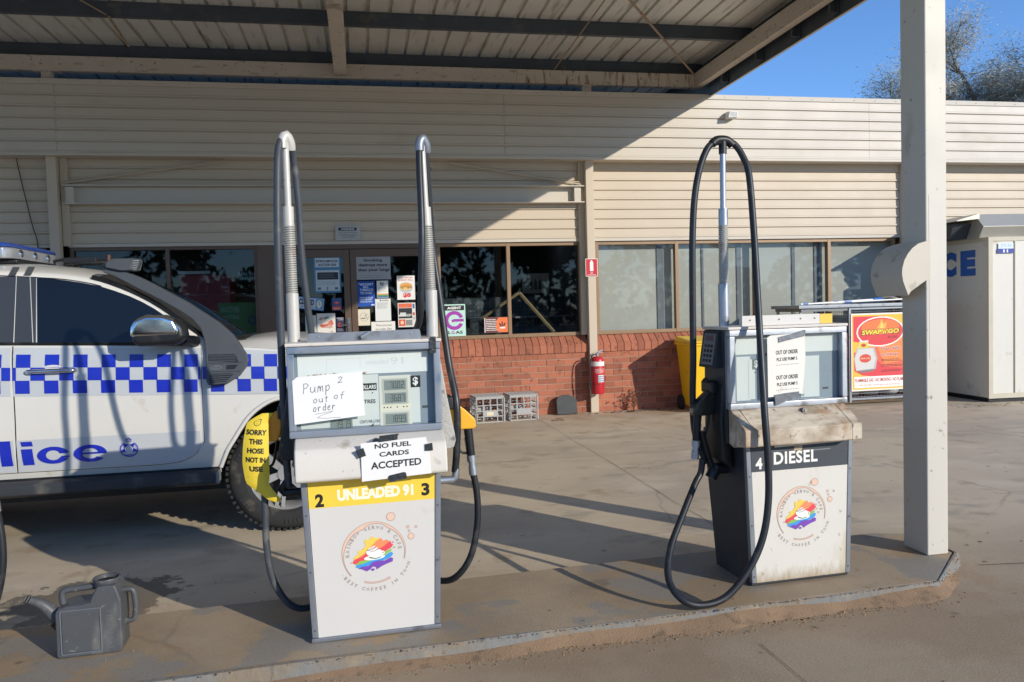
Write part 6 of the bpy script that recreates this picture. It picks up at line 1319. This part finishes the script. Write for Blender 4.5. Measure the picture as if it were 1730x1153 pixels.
# mops lying on top
def mop(lbl, x0, x1, y, z, head):
    t_ = thing('mop', lbl, 'mop', (x0, y, z), 0, 'mops on the cage roof'); L_ = x1-x0
    q = MB(); q.cyl((0, 0, 0), (L_, .05, .035), .011, n=10); q.build('handle', t_, mt=mat('mop_white', '#e9e9e4', .4)); q = MB(); q.cyl((L_*.02, .0, .0), (L_*.06, .003, .002), .0125, n=10) ; q.cyl((L_*.36, .018, .0125), (L_*.42, .021, .015), .014, n=10); q.cyl((L_-.06, .047, .033), (L_+.09, .055, .04), .022, n=12); q.build('blue_sleeve', t_, mt=mat('mop_blue', '#2d6ec4', .4))
    if head:
        q = MB()
        for i in range(70): a_ = random.uniform(-1, 1); b_ = random.uniform(-.05, .12); q.tube([(L_+.07, .055+a_*.02, .045), (L_+.14+abs(a_)*.02, .055+a_*.07, .085-abs(a_)*.02+b_*.15), (L_+.24+random.uniform(0, .06), .055+a_*.10, .02+random.uniform(0, .02))], .006, 4, smooth=3)
        q.build('mop_head', t_, mt=mat('mop_yarn', '#b5aea0', .9, var=.2, scale=20, island=.3))
mop('white handled mop with grey string head lying on the cage roof', 5.92, 6.98, 9.62, 1.395, True); mop('white handled mop without visible strings lying nearer on the cage roof', 5.72, 7.55, 9.50, 1.392, False)
# ice freezer
ib = thing('ice_freezer', 'large cream outdoor ice freezer with blue ICE letters and metal cooling unit on top', 'ice freezer', (8.22, 9.08, 0), R(-4))
IW = mat('freezer_white', '#dcd8cc', .45, var=.04, dirt='#b3a88f', damt=.12, dscale=4)
q = MB(); q.box(.0, 1.9, .0, 1.24, .06, 2.20); q.build('cabinet', ib, mt=IW, bev=.01)
q = MB(); q.box(-.012, .05, -.018, .0, .055, 2.21); q.box(.05, 1.9, -.012, -.001, 2.16, 2.215); q.box(-.014, .0, -.015, 1.24, 2.16, 2.215); q.box(.0, 1.9, -.01, .0, .055, .12); q.box(.37, .385, -.014, -.001, .12, 2.16); q.build('edge_trim', ib, mt=mat('trim_cream', '#c9c0aa', .5))
q = MB(); q.box(.02, 1.85, .03, 1.2, .0, .06); q.build('plinth', ib, mt=BLK)
q = MB().m(mat('sticker_pale', '#d9e2e6', .5)); q.rect(.13, .35, 2.0, 2.13, -.0165); q.m(ink('#86b4d6')).text('JT3CE4', .16, .32, 2.065, 2.12, -.0170, bold=.0); q.m(ink('#1f3f9a')).rect(.12, .36, 1.995, 2.055, -.0175); q.m(ink('#f0f2f4')).text('11', .20, .27, 2.005, 2.045, -.018, bold=.05); q.build('sticker', ib)
q = MB(); V = []
def bl_(ch, y0, y1, z0=1.715, z1=2.065):
    V_, F_ = glyphs(ch, .075); ax = min(v[0] for v in V_); bx_ = max(v[0] for v in V_); az = min(v[1] for v in V_); bz = max(v[1] for v in V_)
    q.add([(-.004, y0+(v[0]-ax)/(bx_-ax)*(y1-y0), z0+(v[1]-az)/(bz-az)*(z1-z0)) for v in V_], F_)
bl_('I', 1.04, .98); bl_('C', .93, .62); bl_('E', .54, .24); q.build('lettering', ib, mt=mat('ice_blue', '#2a5fb0', .5))
q = MB(); q.px([(.12, 2.21), (.03, 2.36), (.20, 2.54), (1.15, 2.54), (1.15, 2.21)], -.05, 1.9); q.build('cooling_unit', ib, mt=mat('duct_metal', '#b9b5a8', .45, metal=.35, var=.15, scale=3, dirt='#8d8778', damt=.3, dscale=3), bev=.006)
q = MB(); q.hexa([(-.30, .35, 2.22), (-.052, .35, 2.22), (-.052, 1.1, 2.22), (-.30, 1.1, 2.22)], [(-.32, .25, 2.42), (-.052, .25, 2.42), (-.052, 1.12, 2.42), (-.32, 1.12, 2.42)]); q.build('fan_housing', ib, mt=mat('fan_dark', '#3a3f45', .6)); q = MB(); q.hexa([(-.38, .1, 2.44), (-.05, .1, 2.47), (-.05, 1.14, 2.47), (-.38, 1.14, 2.44)], [(-.38, .1, 2.45), (-.05, .1, 2.54), (-.05, 1.14, 2.54), (-.38, 1.14, 2.45)]); q.build('fan_cowl', ib, mt=mat('duct_metal', '#b9b5a8', .45, metal=.35))
# weed at the wall
wd = thing('weed', 'dry brown weed growing at the foot of the brick wall beside the extinguisher', 'weed', (3.60, 10.17, 0))
q = MB(); lv = MB(); random.seed(5)
for i in range(9):
    a_ = random.uniform(-1, 1); P = [Vector((0, 0, 0))]; d = Vector((a_*.5, random.uniform(-.5, .1), 1)).normalized()
    for k in range(5): d = (d+Vector((random.uniform(-.3, .3), random.uniform(-.2, .15), random.uniform(-.1, .2)))).normalized(); P.append(P[-1]+d*random.uniform(.035, .075))
    q.tube(P, [.004, .0035, .003, .0025, .002, .0012], 5, caps=False)
    for p in P[2:]:
        for k in range(3):
            u = Vector([random.gauss(0, 1) for _ in range(3)]).normalized(); v = u.orthogonal().normalized(); s2 = random.uniform(.012, .028); c_ = p+u*s2; lv.add([c_-u*s2, c_+v*s2*.4, c_+u*s2, c_-v*s2*.4], [(0, 1, 2, 3)])
q.build('stem', wd, mt=mat('weed_stem', '#6a4a38', .8)); lv.build('leaf_cluster', wd, mt=mat('weed_leaf', '#77503e', .8, var=.3, scale=30, island=.35))
# trees: behind the shop, and across the road behind the viewer (they show in the glass)
tree('sheoak_tree', 'wispy grey-green tree rising above the shop roof right of the canopy post', (18.0, 18.5, 0), 9.3, 4.2, LFG, BARK, 110000, 11, .13, .5, .33, fine=.10, LV=5)
tree('sheoak_tree', 'lower wispy tree above the shop roof on the left of the canopy post', (15.4, 19.5, 0), 8.0, 2.2, LFG, BARK, 40000, 4, .13, .5, .33, fine=.10, LV=5)
for i, (x, y, h_, r_) in enumerate(((2.5, -22, 7.5, 4.0), (-9, -25, 8, 4.5), (9.5, -26, 8, 4.5))):
    t_ = tree('street_tree', 'tree across the road behind the viewer, seen only as a reflection in the shop glass', (x, y, 0), h_, r_, LFD, BARK, 3500, 20+i, .55)
    t_['group'] = 'street trees reflected in the glass'

# unseen belt of bush added behind the viewer to hide the horizon in the glass
random.seed(3); bm_ = MB()
for i in range(9000):
    x = random.uniform(-60, 70); top_ = 5.2+1.6*math.sin(x*.35)+1.2*math.sin(x*.9+1)+.6*math.sin(x*2.3); z = random.random()**.8*top_; y = -38+random.gauss(0, 1.2); s2 = random.uniform(.25, .6)
    a_ = Vector([random.gauss(0, 1) for _ in range(3)]).normalized(); b_ = a_.orthogonal().normalized(); p = Vector((x, y, z)); bm_.add([p-a_*s2, p+b_*s2*.5, p+a_*s2, p-b_*s2*.5], [(0, 1, 2, 3)])
struct(bm_.build('added_bush_belt', mt=LFD), 'stuff')
